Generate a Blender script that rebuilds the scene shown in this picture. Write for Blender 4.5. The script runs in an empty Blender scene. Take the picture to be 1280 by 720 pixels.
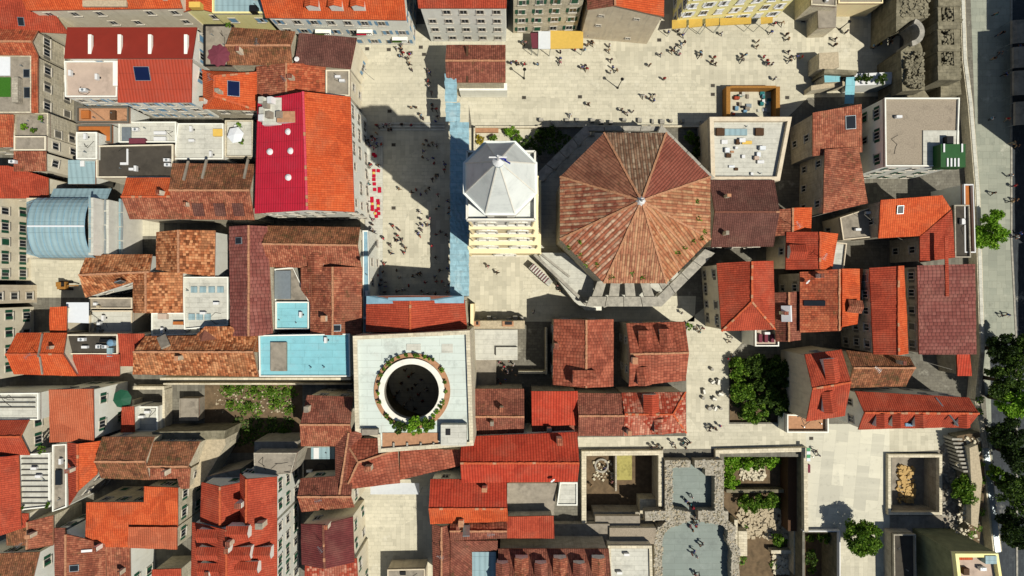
import bpy, bmesh, math, random
from mathutils import Vector, Matrix
from mathutils import noise
from math import sin, cos, pi, radians, atan2, sqrt, floor
random.seed(7)
R = random.Random(11)
scene = bpy.context.scene
COL = scene.collection
H, F = 120.0, 853.0                       # camera height (m) and focal length (px of a 1280 wide picture)
def W(px, py, z=0.0):                     # where the line of sight through a pixel meets the level z
    k = (H - z) / F
    return Vector(((px - 640) * k, (360 - py) * k, z))

# ------------------------------------------------------------------ node helpers
def lin(c):
    return tuple(((v/255)/12.92 if v/255 <= .04045 else ((v/255 + .055)/1.055)**2.4) for v in c)
class NT:
    def __init__(s, name, rough=.85):
        m = bpy.data.materials.new(name); m.use_nodes = True
        s.m, s.t = m, m.node_tree; s.n = s.t.nodes; s.L = s.t.links
        s.b = s.n['Principled BSDF']; s.b.inputs['Roughness'].default_value = rough
        s.b.inputs['Specular IOR Level'].default_value = .25
    def new(s, typ, **kw):
        n = s.n.new(typ)
        for k, v in kw.items(): setattr(n, k, v)
        return n
    def link(s, a, b): s.L.new(a, b)
    def put(s, sock, v):
        if hasattr(v, 'is_linked') or hasattr(v, 'links'): s.L.new(v, sock)
        else: sock.default_value = v
    def math(s, op, a, b=0.0, clamp=False):
        n = s.new('ShaderNodeMath', operation=op, use_clamp=clamp)
        s.put(n.inputs[0], a); s.put(n.inputs[1], b); return n.outputs[0]
    def mix(s, f, a, b, mode='MIX'):
        n = s.new('ShaderNodeMix', data_type='RGBA', blend_type=mode, clamp_factor=True)
        s.put(n.inputs[0], f)
        for i, v in ((6, a), (7, b)):
            if isinstance(v, tuple): n.inputs[i].default_value = (*v[:3], 1)
            else: s.L.new(v, n.inputs[i])
        return n.outputs[2]
    def noise(s, vec, scale, detail=3, rough=.55):
        n = s.new('ShaderNodeTexNoise'); n.inputs['Scale'].default_value = scale
        n.inputs['Detail'].default_value = detail; n.inputs['Roughness'].default_value = rough
        if vec is not None: s.link(vec, n.inputs['Vector'])
        return n.outputs['Fac']
    def ramp(s, f, stops):
        n = s.new('ShaderNodeValToRGB'); e = n.color_ramp.elements
        while len(e) < len(stops): e.new(.5)
        for el, (p, c) in zip(e, stops):
            el.position = p; el.color = (*c, 1) if len(c) == 3 else c
        s.link(f, n.inputs[0]); return n.outputs[0]
    def step(s, f, a, b):
        n = s.new('ShaderNodeMapRange'); n.inputs[1].default_value = a; n.inputs[2].default_value = b
        s.link(f, n.inputs[0]); return n.outputs[0]
    def pos(s): return s.new('ShaderNodeNewGeometry').outputs['Position']
    def bump(s, h, strength, dist):
        n = s.new('ShaderNodeBump'); n.inputs['Strength'].default_value = strength; n.inputs['Distance'].default_value = dist
        s.link(h, n.inputs['Height']); s.link(n.outputs[0], s.b.inputs['Normal'])
    def out(s, col): s.put(s.b.inputs['Base Color'], col); return s.m
def g(c, k=1.0): return tuple(min(.95, v*k) for v in lin(c))

def tile_mat(name, c1, c2, c3, tw=.34, th=.46, stripe=.35, row=.25, moss=0.0, patch=.5, var=1.0, k=.9, rough=.85, light=None):
    s = NT(name, rough)
    uv = s.new('ShaderNodeUVMap').outputs[0]
    sep = s.new('ShaderNodeSeparateXYZ'); s.link(uv, sep.inputs[0])
    u = s.math('DIVIDE', sep.outputs[0], tw); fu = s.math('FLOOR', u); fr = s.math('FRACT', u)
    cn = s.new('ShaderNodeTexWhiteNoise', noise_dimensions='1D'); s.link(fu, cn.inputs['W'])
    v = s.math('ADD', s.math('DIVIDE', sep.outputs[1], th), s.math('MULTIPLY', cn.outputs[0], .6)); fv = s.math('FLOOR', v); vr = s.math('FRACT', v)
    oi = s.new('ShaderNodeObjectInfo')
    cmb = s.new('ShaderNodeCombineXYZ'); s.link(fu, cmb.inputs[0]); s.link(fv, cmb.inputs[1]); s.link(oi.outputs['Random'], cmb.inputs[2])
    wn = s.new('ShaderNodeTexWhiteNoise', noise_dimensions='3D'); s.link(cmb.outputs[0], wn.inputs['Vector'])
    P = s.pos()
    pn = s.noise(P, .55, 4, .6)
    f = s.math('ADD', s.math('MULTIPLY', wn.outputs[0], .62*var), s.math('MULTIPLY', s.math('SUBTRACT', pn, .5), 1.5*patch))
    f = s.math('ADD', f, .5 - .31*var, True)
    stops = [(0, g(c1, k)), (.5, g(c2, k)), (1, g(c3, k))]
    col = s.ramp(f, stops)
    if light:                                     # mortared cover tiles: every second column pale
        alt = s.math('GREATER_THAN', s.math('FRACT', s.math('MULTIPLY', fu, .5)), .25)
        ln = s.math('MULTIPLY', alt, s.step(s.noise(P, 1.1, 3), .38, .62))
        col = s.mix(s.math('MULTIPLY', ln, .8), col, g(light, k))
    # replaced patches and sun-faded zones
    vo = s.new('ShaderNodeTexVoronoi'); vo.inputs['Scale'].default_value = .42; s.link(P, vo.inputs['Vector']); vs = s.new('ShaderNodeSeparateColor'); s.link(vo.outputs['Color'], vs.inputs[0])
    col = s.mix(s.math('MULTIPLY', s.step(vs.outputs[0], .72, .8), .28), col, g(c3, k)); col = s.mix(s.math('MULTIPLY', s.step(vs.outputs[1], .78, .86), .32), col, tuple(x*.7 for x in g(c1, k)))
    fd = tuple((a_*.55+b_*.45) for a_, b_ in zip(c2, (176, 150, 124)))
    col = s.mix(s.math('MULTIPLY', s.step(s.noise(P, .33, 5, .65), .5, .72), .42), col, g(fd, k))
    col = s.mix(s.math('MULTIPLY', s.step(s.noise(P, 2.1, 6, .8), .6, .72), .35), col, tuple(x*.5 for x in g(c1, k)))
    # broad weathering
    wn2 = s.noise(P, .16, 3, .6)
    col = s.mix(s.math('MULTIPLY', s.step(wn2, .5, .75), .35*patch), col, tuple(x*.62 for x in g(c1, k)))
    if moss:
        mn = s.step(s.noise(P, .9, 6, .7), .60 - moss*.1, .76 - moss*.1)
        col = s.mix(s.math('MULTIPLY', mn, .75), col, g((74, 72, 40)))
        ln = s.step(s.noise(P, 2.6, 5, .7), .62, .72)
        col = s.mix(s.math('MULTIPLY', ln, .5*min(1, moss)), col, g((176, 160, 120)))
    sh = s.math('SINE', s.math('MULTIPLY', fr, pi))
    dark = s.math('SUBTRACT', 1.0, s.math('MULTIPLY', s.math('SUBTRACT', 1.0, s.math('POWER', sh, .7)), stripe))  # shading of the channels between tile columns, painted into the colour
    rl = s.math('SUBTRACT', 1.0, s.math('MULTIPLY', s.math('LESS_THAN', vr, .16), row))
    dk = s.math('MULTIPLY', dark, rl)
    mm = s.new('ShaderNodeCombineXYZ')
    for i in range(3): s.link(dk, mm.inputs[i])
    col = s.mix(1.0, col, mm.outputs[0], 'MULTIPLY')
    s.bump(s.math('ADD', s.math('MULTIPLY', sh, .8), s.math('MULTIPLY', vr, -.3)), .75, .09)
    return s.out(col)

def wall_mat(name, c, c2=None, scale=1.0, block=None, stain=.5, k=.9):
    s = NT(name, .9); P = s.pos()
    c2 = c2 or tuple(v*.8 for v in c)
    n1 = s.noise(P, .7*scale, 5, .65); col = s.mix(s.step(n1, .35, .7), g(c, k), g(c2, k))
    mp = s.new('ShaderNodeMapping'); mp.inputs['Scale'].default_value = (1.6, 1.6, .18); s.link(P, mp.inputs[0])
    n2 = s.noise(mp.outputs[0], 1.2, 4, .6)
    col = s.mix(s.math('MULTIPLY', s.step(n2, .5, .8), stain), col, g(tuple(v*.55 for v in c), k))
    h = s.noise(P, 6, 4, .7)
    if block:
        uv = s.new('ShaderNodeUVMap').outputs[0]
        b = s.new('ShaderNodeTexBrick'); s.link(uv, b.inputs['Vector'])
        b.inputs['Scale'].default_value = 1; b.inputs['Brick Width'].default_value = block; b.inputs['Row Height'].default_value = block*.5
        b.inputs['Mortar Size'].default_value = .02; b.inputs['Color1'].default_value = (1, 1, 1, 1); b.inputs['Color2'].default_value = (.66, .66, .66, 1)
        b.inputs['Mortar'].default_value = (.42, .42, .42, 1); b.inputs['Bias'].default_value = -.2
        col = s.mix(.75, col, b.outputs[0], 'MULTIPLY'); h = s.math('ADD', h, s.math('MULTIPLY', b.outputs['Fac'], -.8))
    s.bump(h, .5, .04)
    return s.out(col)

def plain(name, c, rough=.7, var=.2, scale=2.0, metal=0, k=.9, stain=0, scol=None, seam=None):
    s = NT(name, rough); P = s.pos(); s.b.inputs['Metallic'].default_value = metal
    col = s.mix(s.noise(P, scale, 4, .6), g(tuple(v*(1+var*.3) for v in c), k), g(tuple(v*(1-var) for v in c), k))
    if stain: col = s.mix(s.math('MULTIPLY', s.step(s.noise(P, .5, 6, .7), .52, .66), stain), col, g(scol or tuple(v*.55 for v in c), k))
    if seam:
        b = s.new('ShaderNodeTexBrick'); s.link(P, b.inputs['Vector']); b.inputs['Scale'].default_value = 1; b.inputs['Brick Width'].default_value = seam*4; b.inputs['Row Height'].default_value = seam; b.inputs['Mortar Size'].default_value = .03
        b.inputs['Color1'].default_value = (1,1,1,1); b.inputs['Color2'].default_value = (.9,.9,.9,1); b.inputs['Mortar'].default_value = (.62,.62,.6,1); col = s.mix(.8, col, b.outputs[0], 'MULTIPLY')
        col = s.mix(s.math('MULTIPLY', s.step(s.noise(P, .28, 7, .75), .56, .62), .3), col, g(tuple(v*.7 for v in c), k))
        col = s.mix(s.math('MULTIPLY', s.step(s.noise(P, 1.7, 6, .8), .6, .7), .35), col, g((150,128,100), k))
    return s.out(col)
def corrug(name, c, p=.5, axis=0, depth=.25, k=.9):
    s = NT(name, .6); uv = s.new('ShaderNodeUVMap').outputs[0]
    sep = s.new('ShaderNodeSeparateXYZ'); s.link(uv, sep.inputs[0])
    w = s.math('SINE', s.math('MULTIPLY', s.math('FRACT', s.math('DIVIDE', sep.outputs[axis], p)), pi))
    P = s.pos(); n = s.noise(P, .4, 4)
    col = s.mix(n, g(c, k), g(tuple(v*.82 for v in c), k))
    col = s.mix(s.math('MULTIPLY', s.math('SUBTRACT', 1, w), depth), col, g(tuple(v*.45 for v in c), k))
    col = s.mix(s.math('MULTIPLY', s.step(s.noise(P, .5, 7, .7), .5, .68), .4), col, g(tuple(v*.72+28 for v in c), k))
    col = s.mix(s.math('MULTIPLY', s.step(s.noise(P, 2.2, 6, .75), .58, .7), .3), col, g(tuple(v*.6 for v in c), k))
    sm = s.math('LESS_THAN', s.math('FRACT', s.math('DIVIDE', sep.outputs[1-axis], 2.4)), .025); col = s.mix(s.math('MULTIPLY', sm, .5), col, g(tuple(v*.5 for v in c), k))
    s.bump(w, .6, .06); return s.out(col)

M = {}
M['or']   = tile_mat('orange_tiles', (180,70,34), (214,92,46), (234,118,66), stripe=.3, row=.15, patch=.35, var=.6)
M['or2']  = tile_mat('red_orange_tiles', (150,58,38), (184,76,50), (206,94,64), stripe=.35, row=.15, patch=.35, var=.6)
M['red']  = tile_mat('bright_red_tiles', (168,54,34), (196,70,46), (212,88,60), tw=.45, stripe=.45, row=.08, patch=.2, var=.5)
M['pinkor'] = tile_mat('salmon_tiles', (176,88,58), (200,106,70), (216,126,88), stripe=.3, row=.1, patch=.2, var=.4)
M['rb']   = tile_mat('brown_red_tiles', (108,62,48), (146,84,66), (176,110,86), stripe=.4, patch=.45, moss=.25)
M['db']   = tile_mat('dark_brown_tiles', (84,54,46), (110,70,60), (128,86,74), stripe=.35, patch=.3, var=.7)
M['purp'] = tile_mat('plum_tiles', (92,44,42), (118,56,54), (136,70,66), stripe=.4, row=.05, patch=.25, var=.5)
M['mot']  = tile_mat('mottled_tiles', (104,58,30), (186,110,66), (222,160,110), tw=.42, th=.44, stripe=.3, row=.3, patch=.2, var=1.55)
M['mix']  = tile_mat('patched_orange_tiles', (140,70,46), (192,92,58), (214,130,88), stripe=.35, patch=.9, moss=.3)
M['old']  = tile_mat('old_mossy_tiles', (96,62,42), (146,92,62), (186,124,86), stripe=.4, patch=.8, moss=.95)
M['oldr'] = tile_mat('old_red_tiles', (120,66,48), (168,94,68), (202,134,100), stripe=.45, patch=.8, moss=.45)
M['spk']  = tile_mat('speckled_red_tiles', (150,56,38), (178,74,50), (226,170,140), tw=.4, stripe=.3, patch=.1, var=1.3)
M['big']  = tile_mat('brick_red_large_tiles', (116,64,56), (140,80,70), (166,108,96), tw=.55, th=.6, stripe=.25, row=.5, patch=.3, var=.8)
M['pat']  = tile_mat('checkered_tiles', (130,66,48), (164,86,62), (196,116,88), tw=.5, th=.55, stripe=.2, row=.5, patch=.2, var=1.0)
M['mag']  = corrug('crimson_metal_sheet', (222,44,66), .45, 1, .25)
M['orm']  = corrug('red_metal_sheet', (196,78,52), .5, 0, .3)
M['drm']  = plain('red_sheet_north_shade', (154,54,40), .7, .12, .5)  # slope turned away from the sun, its shade put into the red
M['oN']  = tile_mat('cupola_north_tiles', (104,76,56), (138,102,78), (170,134,104), th=.95, row=.14, tw=.38, stripe=.6, patch=.5, moss=.3, light=(196,176,146))
M['oNE'] = tile_mat('cupola_new_red_tiles', (132,72,54), (156,88,70), (176,110,88), tw=.42, stripe=.5, row=.3, patch=.1, var=.5)
M['oE']  = tile_mat('cupola_east_tiles', (142,88,60), (178,112,80), (204,146,104), th=.95, row=.14, tw=.42, stripe=.4, patch=.5, light=(212,176,130))
M['oSE'] = tile_mat('cupola_mortared_tiles', (152,92,60), (186,118,80), (206,146,102), th=.95, row=.14, tw=.46, stripe=.5, patch=.5, moss=.25, light=(218,178,130))
M['oS']  = tile_mat('cupola_south_tiles', (140,88,62), (178,116,86), (206,152,112), th=.95, row=.14, tw=.36, stripe=.5, patch=.5, moss=.2, light=(214,172,128))
M['oSW'] = tile_mat('cupola_striped_tiles', (140,78,54), (176,104,76), (200,136,102), th=.95, row=.14, tw=.46, stripe=.5, patch=.3, light=(228,204,172))
M['oW']  = tile_mat('cupola_banded_tiles', (122,66,50), (158,90,68), (190,130,96), th=.95, row=.14, tw=.42, stripe=.4, patch=.9, light=(206,184,150))
M['oNW'] = tile_mat('cupola_brown_tiles', (124,78,60), (154,100,76), (178,124,96), th=.95, row=.14, tw=.4, stripe=.45, patch=.5, moss=.3)
M['ridge'] = plain('ridge_tiles', (206,150,112), .9, .35, 3)
M['ridgeo'] = plain('orange_ridge_tiles', (214,104,64), .9, .25, 3)
M['ridged'] = plain('dark_ridge_tiles', (138,88,70), .9, .3, 3)
M['cream'] = wall_mat('cream_plaster', (240,230,202), (226,214,186), stain=.25, k=1.0)
M['white'] = wall_mat('white_plaster', (246,246,232), (236,234,218), stain=.15, k=1.02)
M['beige'] = wall_mat('beige_plaster', (224,210,182), (208,192,164), stain=.35, k=1.0)
M['yellow'] = wall_mat('yellow_plaster', (250,238,170), (244,228,156), stain=.15, k=1.05)
M['stone'] = wall_mat('limestone_blocks', (226,216,188), (210,198,168), block=.9, stain=.35, k=1.0)
M['grey'] = wall_mat('grey_stone_blocks', (192,184,164), (170,160,140), block=.8, stain=.5, k=1.0)
M['dstone'] = wall_mat('dark_weathered_stone', (158,150,124), (116,110,88), block=1.1, stain=.6)
M['sage'] = wall_mat('sage_plaster', (150,152,112), stain=.4)
M['goldstone'] = wall_mat('warm_limestone', (250,228,178), (240,218,172), stain=.15, k=1.05)
M['palestone'] = wall_mat('pale_carved_stone', (242,238,222), (226,222,206), stain=.2, k=1.0)
M['rubwall'] = wall_mat('rough_grey_rubble', (196,188,168), (128,120,102), scale=4, stain=.3)
M['ringstone'] = wall_mat('grey_weathered_slab', (186,180,164), (142,138,126), scale=2, stain=.2)
M['conc'] = plain('concrete_roof', (168,158,140), .9, .3, 1.2, stain=.5)
M['gravel'] = plain('gravel_roof', (178,164,142), .95, .35, 5, stain=.35)
M['pinkflat'] = plain('pink_beige_roof', (206,184,164), .9, .15, .8, stain=.3)
M['mint'] = plain('pale_roof_membrane', (222,232,220), .7, .06, .5, stain=.3, scol=(206,204,190), seam=1.1)
M['wflat'] = plain('white_terrace', (222,220,204), .85, .15, 1.2, stain=.3, seam=.8)
M['bflat'] = plain('blue_roof_coating', (146,212,220), .7, .12, .8, stain=.35, scol=(160,200,206), seam=1.1)
M['dflat'] = plain('dark_roofing_felt', (84,78,68), .9, .3, .9, stain=.5)
M['brickflat'] = plain('brick_paving', (200,150,112), .9, .3, 2)
M['oflat'] = plain('orange_deck', (196,116,56), .8, .2, 1)
M['sheet'] = corrug('pale_blue_sheeting', (168,198,202), .9, 0, .25)
M['net'] = plain('blue_scaffold_netting', (160,200,210), .8, .2, 1.4, stain=.5, scol=(190,210,210), seam=.9)
M['steel'] = plain('galvanised_metal', (160,170,172), .4, .15, 2, .5)
M['leadblue'] = plain('pale_blue_lead', (150,190,206), .6, .25, .8, stain=.4)
M['lead'] = plain('grey_lead_sheet', (234,238,230), .6, .12, .5, stain=.3, scol=(186,192,186), k=1.0)
M['glass'] = plain('dark_glass_and_opening_shade', (40,46,52), .15, .2, 1)
M['panel'] = plain('solar_panel_cells', (24,36,72), .2, .2, 1)
M['frame'] = plain('stone_window_surround', (218,210,192), .8, .15, 2)
M['sgreen'] = plain('green_shutter_paint', (36,92,66), .6, .15, 3)
M['sblue'] = plain('blue_shutter_paint', (120,160,186), .6, .15, 3)
M['sgrey'] = plain('grey_shutter_paint', (120,116,104), .6, .15, 3)
M['sbrown'] = plain('brown_shutter_paint', (92,62,46), .6, .15, 3)
M['wood'] = plain('timber_boards', (176,124,56), .8, .3, 4)
M['dwood'] = plain('dark_timber', (92,66,44), .8, .3, 4)
M['whitep'] = plain('white_paint', (236,236,232), .5, .06, 2)
M['canvasy'] = plain('yellow_canvas', (236,196,96), .85, .1, 2)
M['canvasc'] = plain('cream_canvas', (240,226,170), .85, .08, 2)
M['canvasw'] = plain('white_canvas', (236,240,240), .85, .06, 2)
M['maroon'] = plain('maroon_canvas', (124,60,72), .85, .12, 2)
M['cushion'] = plain('crimson_cushion_cloth', (196,16,52), .85, .12, 3)
M['greenp'] = plain('green_metal_paint', (38,92,40), .5, .2, 2)
M['greenc'] = plain('pale_green_canvas', (96,168,116), .8, .15, 2)
M['black'] = plain('black_metal', (26,26,28), .5, .1, 2)
M['teal'] = plain('teal_tarpaulin', (40,126,126), .7, .3, 2)
M['purplep'] = plain('blue_flag_cloth', (36,52,190), .7, .1, 2)
M['lawn'] = plain('artificial_turf', (64,120,34), .9, .3, 5)
M['sand'] = plain('sand', (214,178,116), .95, .3, 2)
M['bark'] = plain('tree_bark', (92,76,58), .95, .4, 5)
M['poolgreen'] = plain('grey_green_concrete', (136,148,138), .55, .12, .35, stain=.3, scol=(166,176,166), seam=1.1)
M['rubble'] = plain('pale_rubble_stone', (206,190,158), .95, .35, 3)
M['dirt'] = plain('bare_earth', (126,106,80), .95, .5, 1.2, stain=.5, scol=(74,66,48))
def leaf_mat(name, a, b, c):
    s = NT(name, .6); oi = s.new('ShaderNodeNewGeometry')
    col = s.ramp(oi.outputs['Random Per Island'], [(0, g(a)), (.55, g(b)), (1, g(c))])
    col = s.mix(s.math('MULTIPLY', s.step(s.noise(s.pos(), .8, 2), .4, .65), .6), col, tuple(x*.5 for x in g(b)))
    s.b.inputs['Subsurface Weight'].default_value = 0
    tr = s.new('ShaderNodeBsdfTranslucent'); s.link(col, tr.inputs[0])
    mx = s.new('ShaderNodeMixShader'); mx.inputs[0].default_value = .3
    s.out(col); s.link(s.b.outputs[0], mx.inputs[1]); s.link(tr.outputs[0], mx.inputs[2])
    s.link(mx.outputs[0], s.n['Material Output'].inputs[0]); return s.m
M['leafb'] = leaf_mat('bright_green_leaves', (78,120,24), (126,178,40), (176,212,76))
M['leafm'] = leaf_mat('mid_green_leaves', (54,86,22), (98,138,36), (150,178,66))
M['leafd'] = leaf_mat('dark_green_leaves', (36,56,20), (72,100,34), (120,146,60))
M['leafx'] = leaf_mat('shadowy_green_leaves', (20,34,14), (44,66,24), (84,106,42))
M['leafy'] = leaf_mat('yellow_flower_leaves', (120,110,30), (190,170,40), (216,200,80))

def ground_mat(name, c1, c2, mortar, bw=1.1, bh=.62, rot=0, dirt=.5):
    s = NT(name, .8); P = s.pos()
    mp = s.new('ShaderNodeMapping'); mp.inputs['Rotation'].default_value = (0, 0, rot); s.link(P, mp.inputs[0])
    b = s.new('ShaderNodeTexBrick'); s.link(mp.outputs[0], b.inputs['Vector']); b.inputs['Scale'].default_value = 1
    b.inputs['Brick Width'].default_value = bw; b.inputs['Row Height'].default_value = bh; b.inputs['Mortar Size'].default_value = .018
    b.inputs['Color1'].default_value = (*g(c1), 1); b.inputs['Color2'].default_value = (*g(c2), 1); b.inputs['Mortar'].default_value = (*g(mortar), 1)
    b.offset_frequency = 2; b.squash = .7; b.squash_frequency = 3
    col = b.outputs[0]
    big = s.noise(P, .09, 4, .6); col = s.mix(s.math('MULTIPLY', s.step(big, .45, .7), .35), col, g(tuple(v*.86 for v in c2)))
    st = s.noise(P, .8, 6, .7); col = s.mix(s.math('MULTIPLY', s.step(st, .55, .72), dirt*.6), col, g(tuple(v*.62 for v in c2)))
    st2 = s.noise(P, .35, 5, .7); col = s.mix(s.math('MULTIPLY', s.step(st2, .58, .7), .35), col, g((236,232,212)))
    b2 = s.new('ShaderNodeTexBrick'); m2 = s.new('ShaderNodeMapping'); m2.inputs['Rotation'].default_value = (0,0,rot+pi/2); m2.inputs['Location'].default_value = (.37,.21,0); s.link(P, m2.inputs[0]); s.link(m2.outputs[0], b2.inputs['Vector']); b2.inputs['Scale'].default_value = 1
    b2.inputs['Brick Width'].default_value = bw*1.5; b2.inputs['Row Height'].default_value = bh*1.25; b2.inputs['Mortar Size'].default_value = .018
    b2.inputs['Color1'].default_value = (*g(c1), 1); b2.inputs['Color2'].default_value = (*g(tuple(v*.93 for v in c2)), 1); b2.inputs['Mortar'].default_value = (*g(mortar), 1)
    vv = s.new('ShaderNodeTexVoronoi'); vv.inputs['Scale'].default_value = .11; s.link(P, vv.inputs['Vector']); sp = s.new('ShaderNodeSeparateColor'); s.link(vv.outputs['Color'], sp.inputs[0])
    col = s.mix(s.math('MULTIPLY', s.math('GREATER_THAN', sp.outputs[0], .5), .9), col, b2.outputs[0])
    col = s.mix(s.math('MULTIPLY', sp.outputs[1], .25), col, g(tuple(v*.88 for v in c2)))
    ms = s.new('ShaderNodeMapping'); ms.inputs['Scale'].default_value = (.05,.5,1); s.link(P, ms.inputs[0]); col = s.mix(s.math('MULTIPLY', s.step(s.noise(ms.outputs[0], 1, 4, .6), .5, .7), .3), col, g(tuple(min(255, v*1.1) for v in c1)))
    col = s.mix(s.math('MULTIPLY', s.step(s.noise(P, .8, 6, .7), .55, .72), dirt*.5), col, g(tuple(v*.66 for v in c2)))
    col = s.mix(s.math('MULTIPLY', s.step(s.noise(P, 3.1, 5, .8), .62, .7), dirt*.5), col, g(tuple(v*.5 for v in c2)))
    h = s.math('SUBTRACT', s.noise(P, 4, 3), b.outputs['Fac']); s.bump(h, .3, .03)
    return s.out(col)
M['pave'] = ground_mat('pale_stone_paving', (212,205,180), (196,190,166), (172,166,142))
M['alley'] = ground_mat('worn_grey_shaded_lane_paving', (128,124,110), (108,104,92), (80,76,66), .8, .5, dirt=.8)  # grey lane stone, toned down further to deepen the shaded lanes
M['asph_shade'] = ground_mat('shade_dark_road_paving', (70,76,78), (58,62,66), (44,46,48), .5, .25, dirt=.7)  # road tone darkened to carry part of the house and tree shade
M['walk'] = ground_mat('grey_green_pavement', (164,166,148), (150,154,138), (124,124,112), 1.2, 1.2, dirt=.4)
M['terr'] = ground_mat('grey_terrace_paving', (216,211,188), (202,198,178), (178,174,154), 2.6, 1.7, .1, dirt=.6)

# ------------------------------------------------------------------ mesh helpers
class MB:
    """collects faces; every face gets a material and metric UVs"""
    def __init__(s): s.v, s.f, s.mi, s.mats, s.fr = [], [], [], [], {}
    def slot(s, m):
        m = M[m] if isinstance(m, str) else m
        if m not in s.mats: s.mats.append(m)
        return s.mats.index(m)
    def face(s, pts, m, frame=None):
        if frame is not None: s.fr[len(s.f)] = frame
        i = len(s.v); s.v += [Vector(p) for p in pts]; s.f.append(tuple(range(i, i+len(pts)))); s.mi.append(s.slot(m))
    def prism(s, poly, z0, z1, m, mtop=None, bottom=True):
        a = area2(poly)
        if a < 0: poly = poly[::-1]
        n = len(poly)
        for i in range(n):
            p, q = poly[i], poly[(i+1) % n]
            s.face([(p[0],p[1],z0), (q[0],q[1],z0), (q[0],q[1],z1), (p[0],p[1],z1)], m)
        s.face([(p[0],p[1],z1) for p in poly], mtop or m)
        if bottom: s.face([(p[0],p[1],z0) for p in poly[::-1]], m)
    def box(s, c, sz, m, rot=0, mtop=None):
        x, y, z = c; a, b, h = sz[0]/2, sz[1]/2, sz[2]
        q = [(x+cos(rot)*u-sin(rot)*v, y+sin(rot)*u+cos(rot)*v) for u, v in ((-a,-b),(a,-b),(a,b),(-a,b))]
        s.prism(q, z, z+h, m, mtop)
    def cyl(s, c, r, h, m, n=10, r2=None):
        x, y, z = c; r2 = r if r2 is None else r2
        A = [(x+r*cos(2*pi*i/n), y+r*sin(2*pi*i/n), z) for i in range(n)]
        B = [(x+r2*cos(2*pi*i/n), y+r2*sin(2*pi*i/n), z+h) for i in range(n)]
        for i in range(n): s.face([A[i], A[(i+1)%n], B[(i+1)%n], B[i]], m)
        if r2 > 1e-3: s.face(B, m)
        s.face(A[::-1], m)
    def bar(s, p, q, w, m, h=None):
        p, q = Vector(p), Vector(q); d = (q-p); L = d.length
        if L < 1e-4: return
        d /= L; h = h or w
        side = d.cross(Vector((0,0,1)))
        if side.length < 1e-3: side = Vector((1,0,0))
        side.normalize(); up = side.cross(d)
        a, b = side*(w/2), up*(h/2)
        P = [p-a-b, p+a-b, p+a+b, p-a+b]; Q = [q-a-b, q+a-b, q+a+b, q-a+b]
        for i in range(4): s.face([P[i], P[(i+1)%4], Q[(i+1)%4], Q[i]], m)
        s.face(P[::-1], m); s.face(Q, m)
    def build(s, name, parent=None, origin=None, weld=False, smooth=False):
        me = bpy.data.meshes.new(name)
        o_ = Vector(origin) if origin is not None else Vector((0,0,0))
        me.from_pydata([v - o_ for v in s.v], [], s.f)
        for m in s.mats: me.materials.append(m)
        me.polygons.foreach_set('material_index', s.mi)
        uvl = me.uv_layers.new(name='UVMap'); data = []
        for fi, f in enumerate(s.f):
            p = [s.v[i] for i in f]
            n = Vector((0,0,0))
            for i in range(1, len(p)-1): n += (p[i]-p[0]).cross(p[i+1]-p[0])
            if fi in s.fr: n = s.fr[fi].copy()
            if n.length < 1e-9: n = Vector((0,0,1))
            n.normalize()
            hd = Vector((0,0,1)).cross(n)
            if hd.length < .02: hd = Vector((1,0,0))
            hd.normalize(); sd = n.cross(hd)
            for q in p: data += [q.dot(hd), q.dot(sd)]
        uvl.data.foreach_set('uv', data)
        if smooth: me.polygons.foreach_set('use_smooth', [True]*len(s.f))
        me.update()
        o = bpy.data.objects.new(name, me); COL.objects.link(o)
        if parent is not None: o.parent = parent
        if origin is not None: o.location = o_ if parent is None else o_ - wloc(parent)
        elif parent is not None: o.location = -wloc(parent)
        return o
def wloc(o):
    v = Vector((0,0,0))
    while o is not None: v = v + o.location; o = o.parent
    return v
def area2(p):
    return sum(p[i][0]*p[(i+1)%len(p)][1]-p[(i+1)%len(p)][0]*p[i][1] for i in range(len(p)))
def tag(o, label, cat, group=None, kind=None):
    if label: o['label'] = label
    if cat: o['category'] = cat
    if group: o['group'] = group
    if kind: o['kind'] = kind
    return o
def root(name, label, cat, loc, group=None):
    o = bpy.data.objects.new(name, None); COL.objects.link(o); o.location = loc; o.empty_display_size = .5
    return tag(o, label, cat, group)

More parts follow.
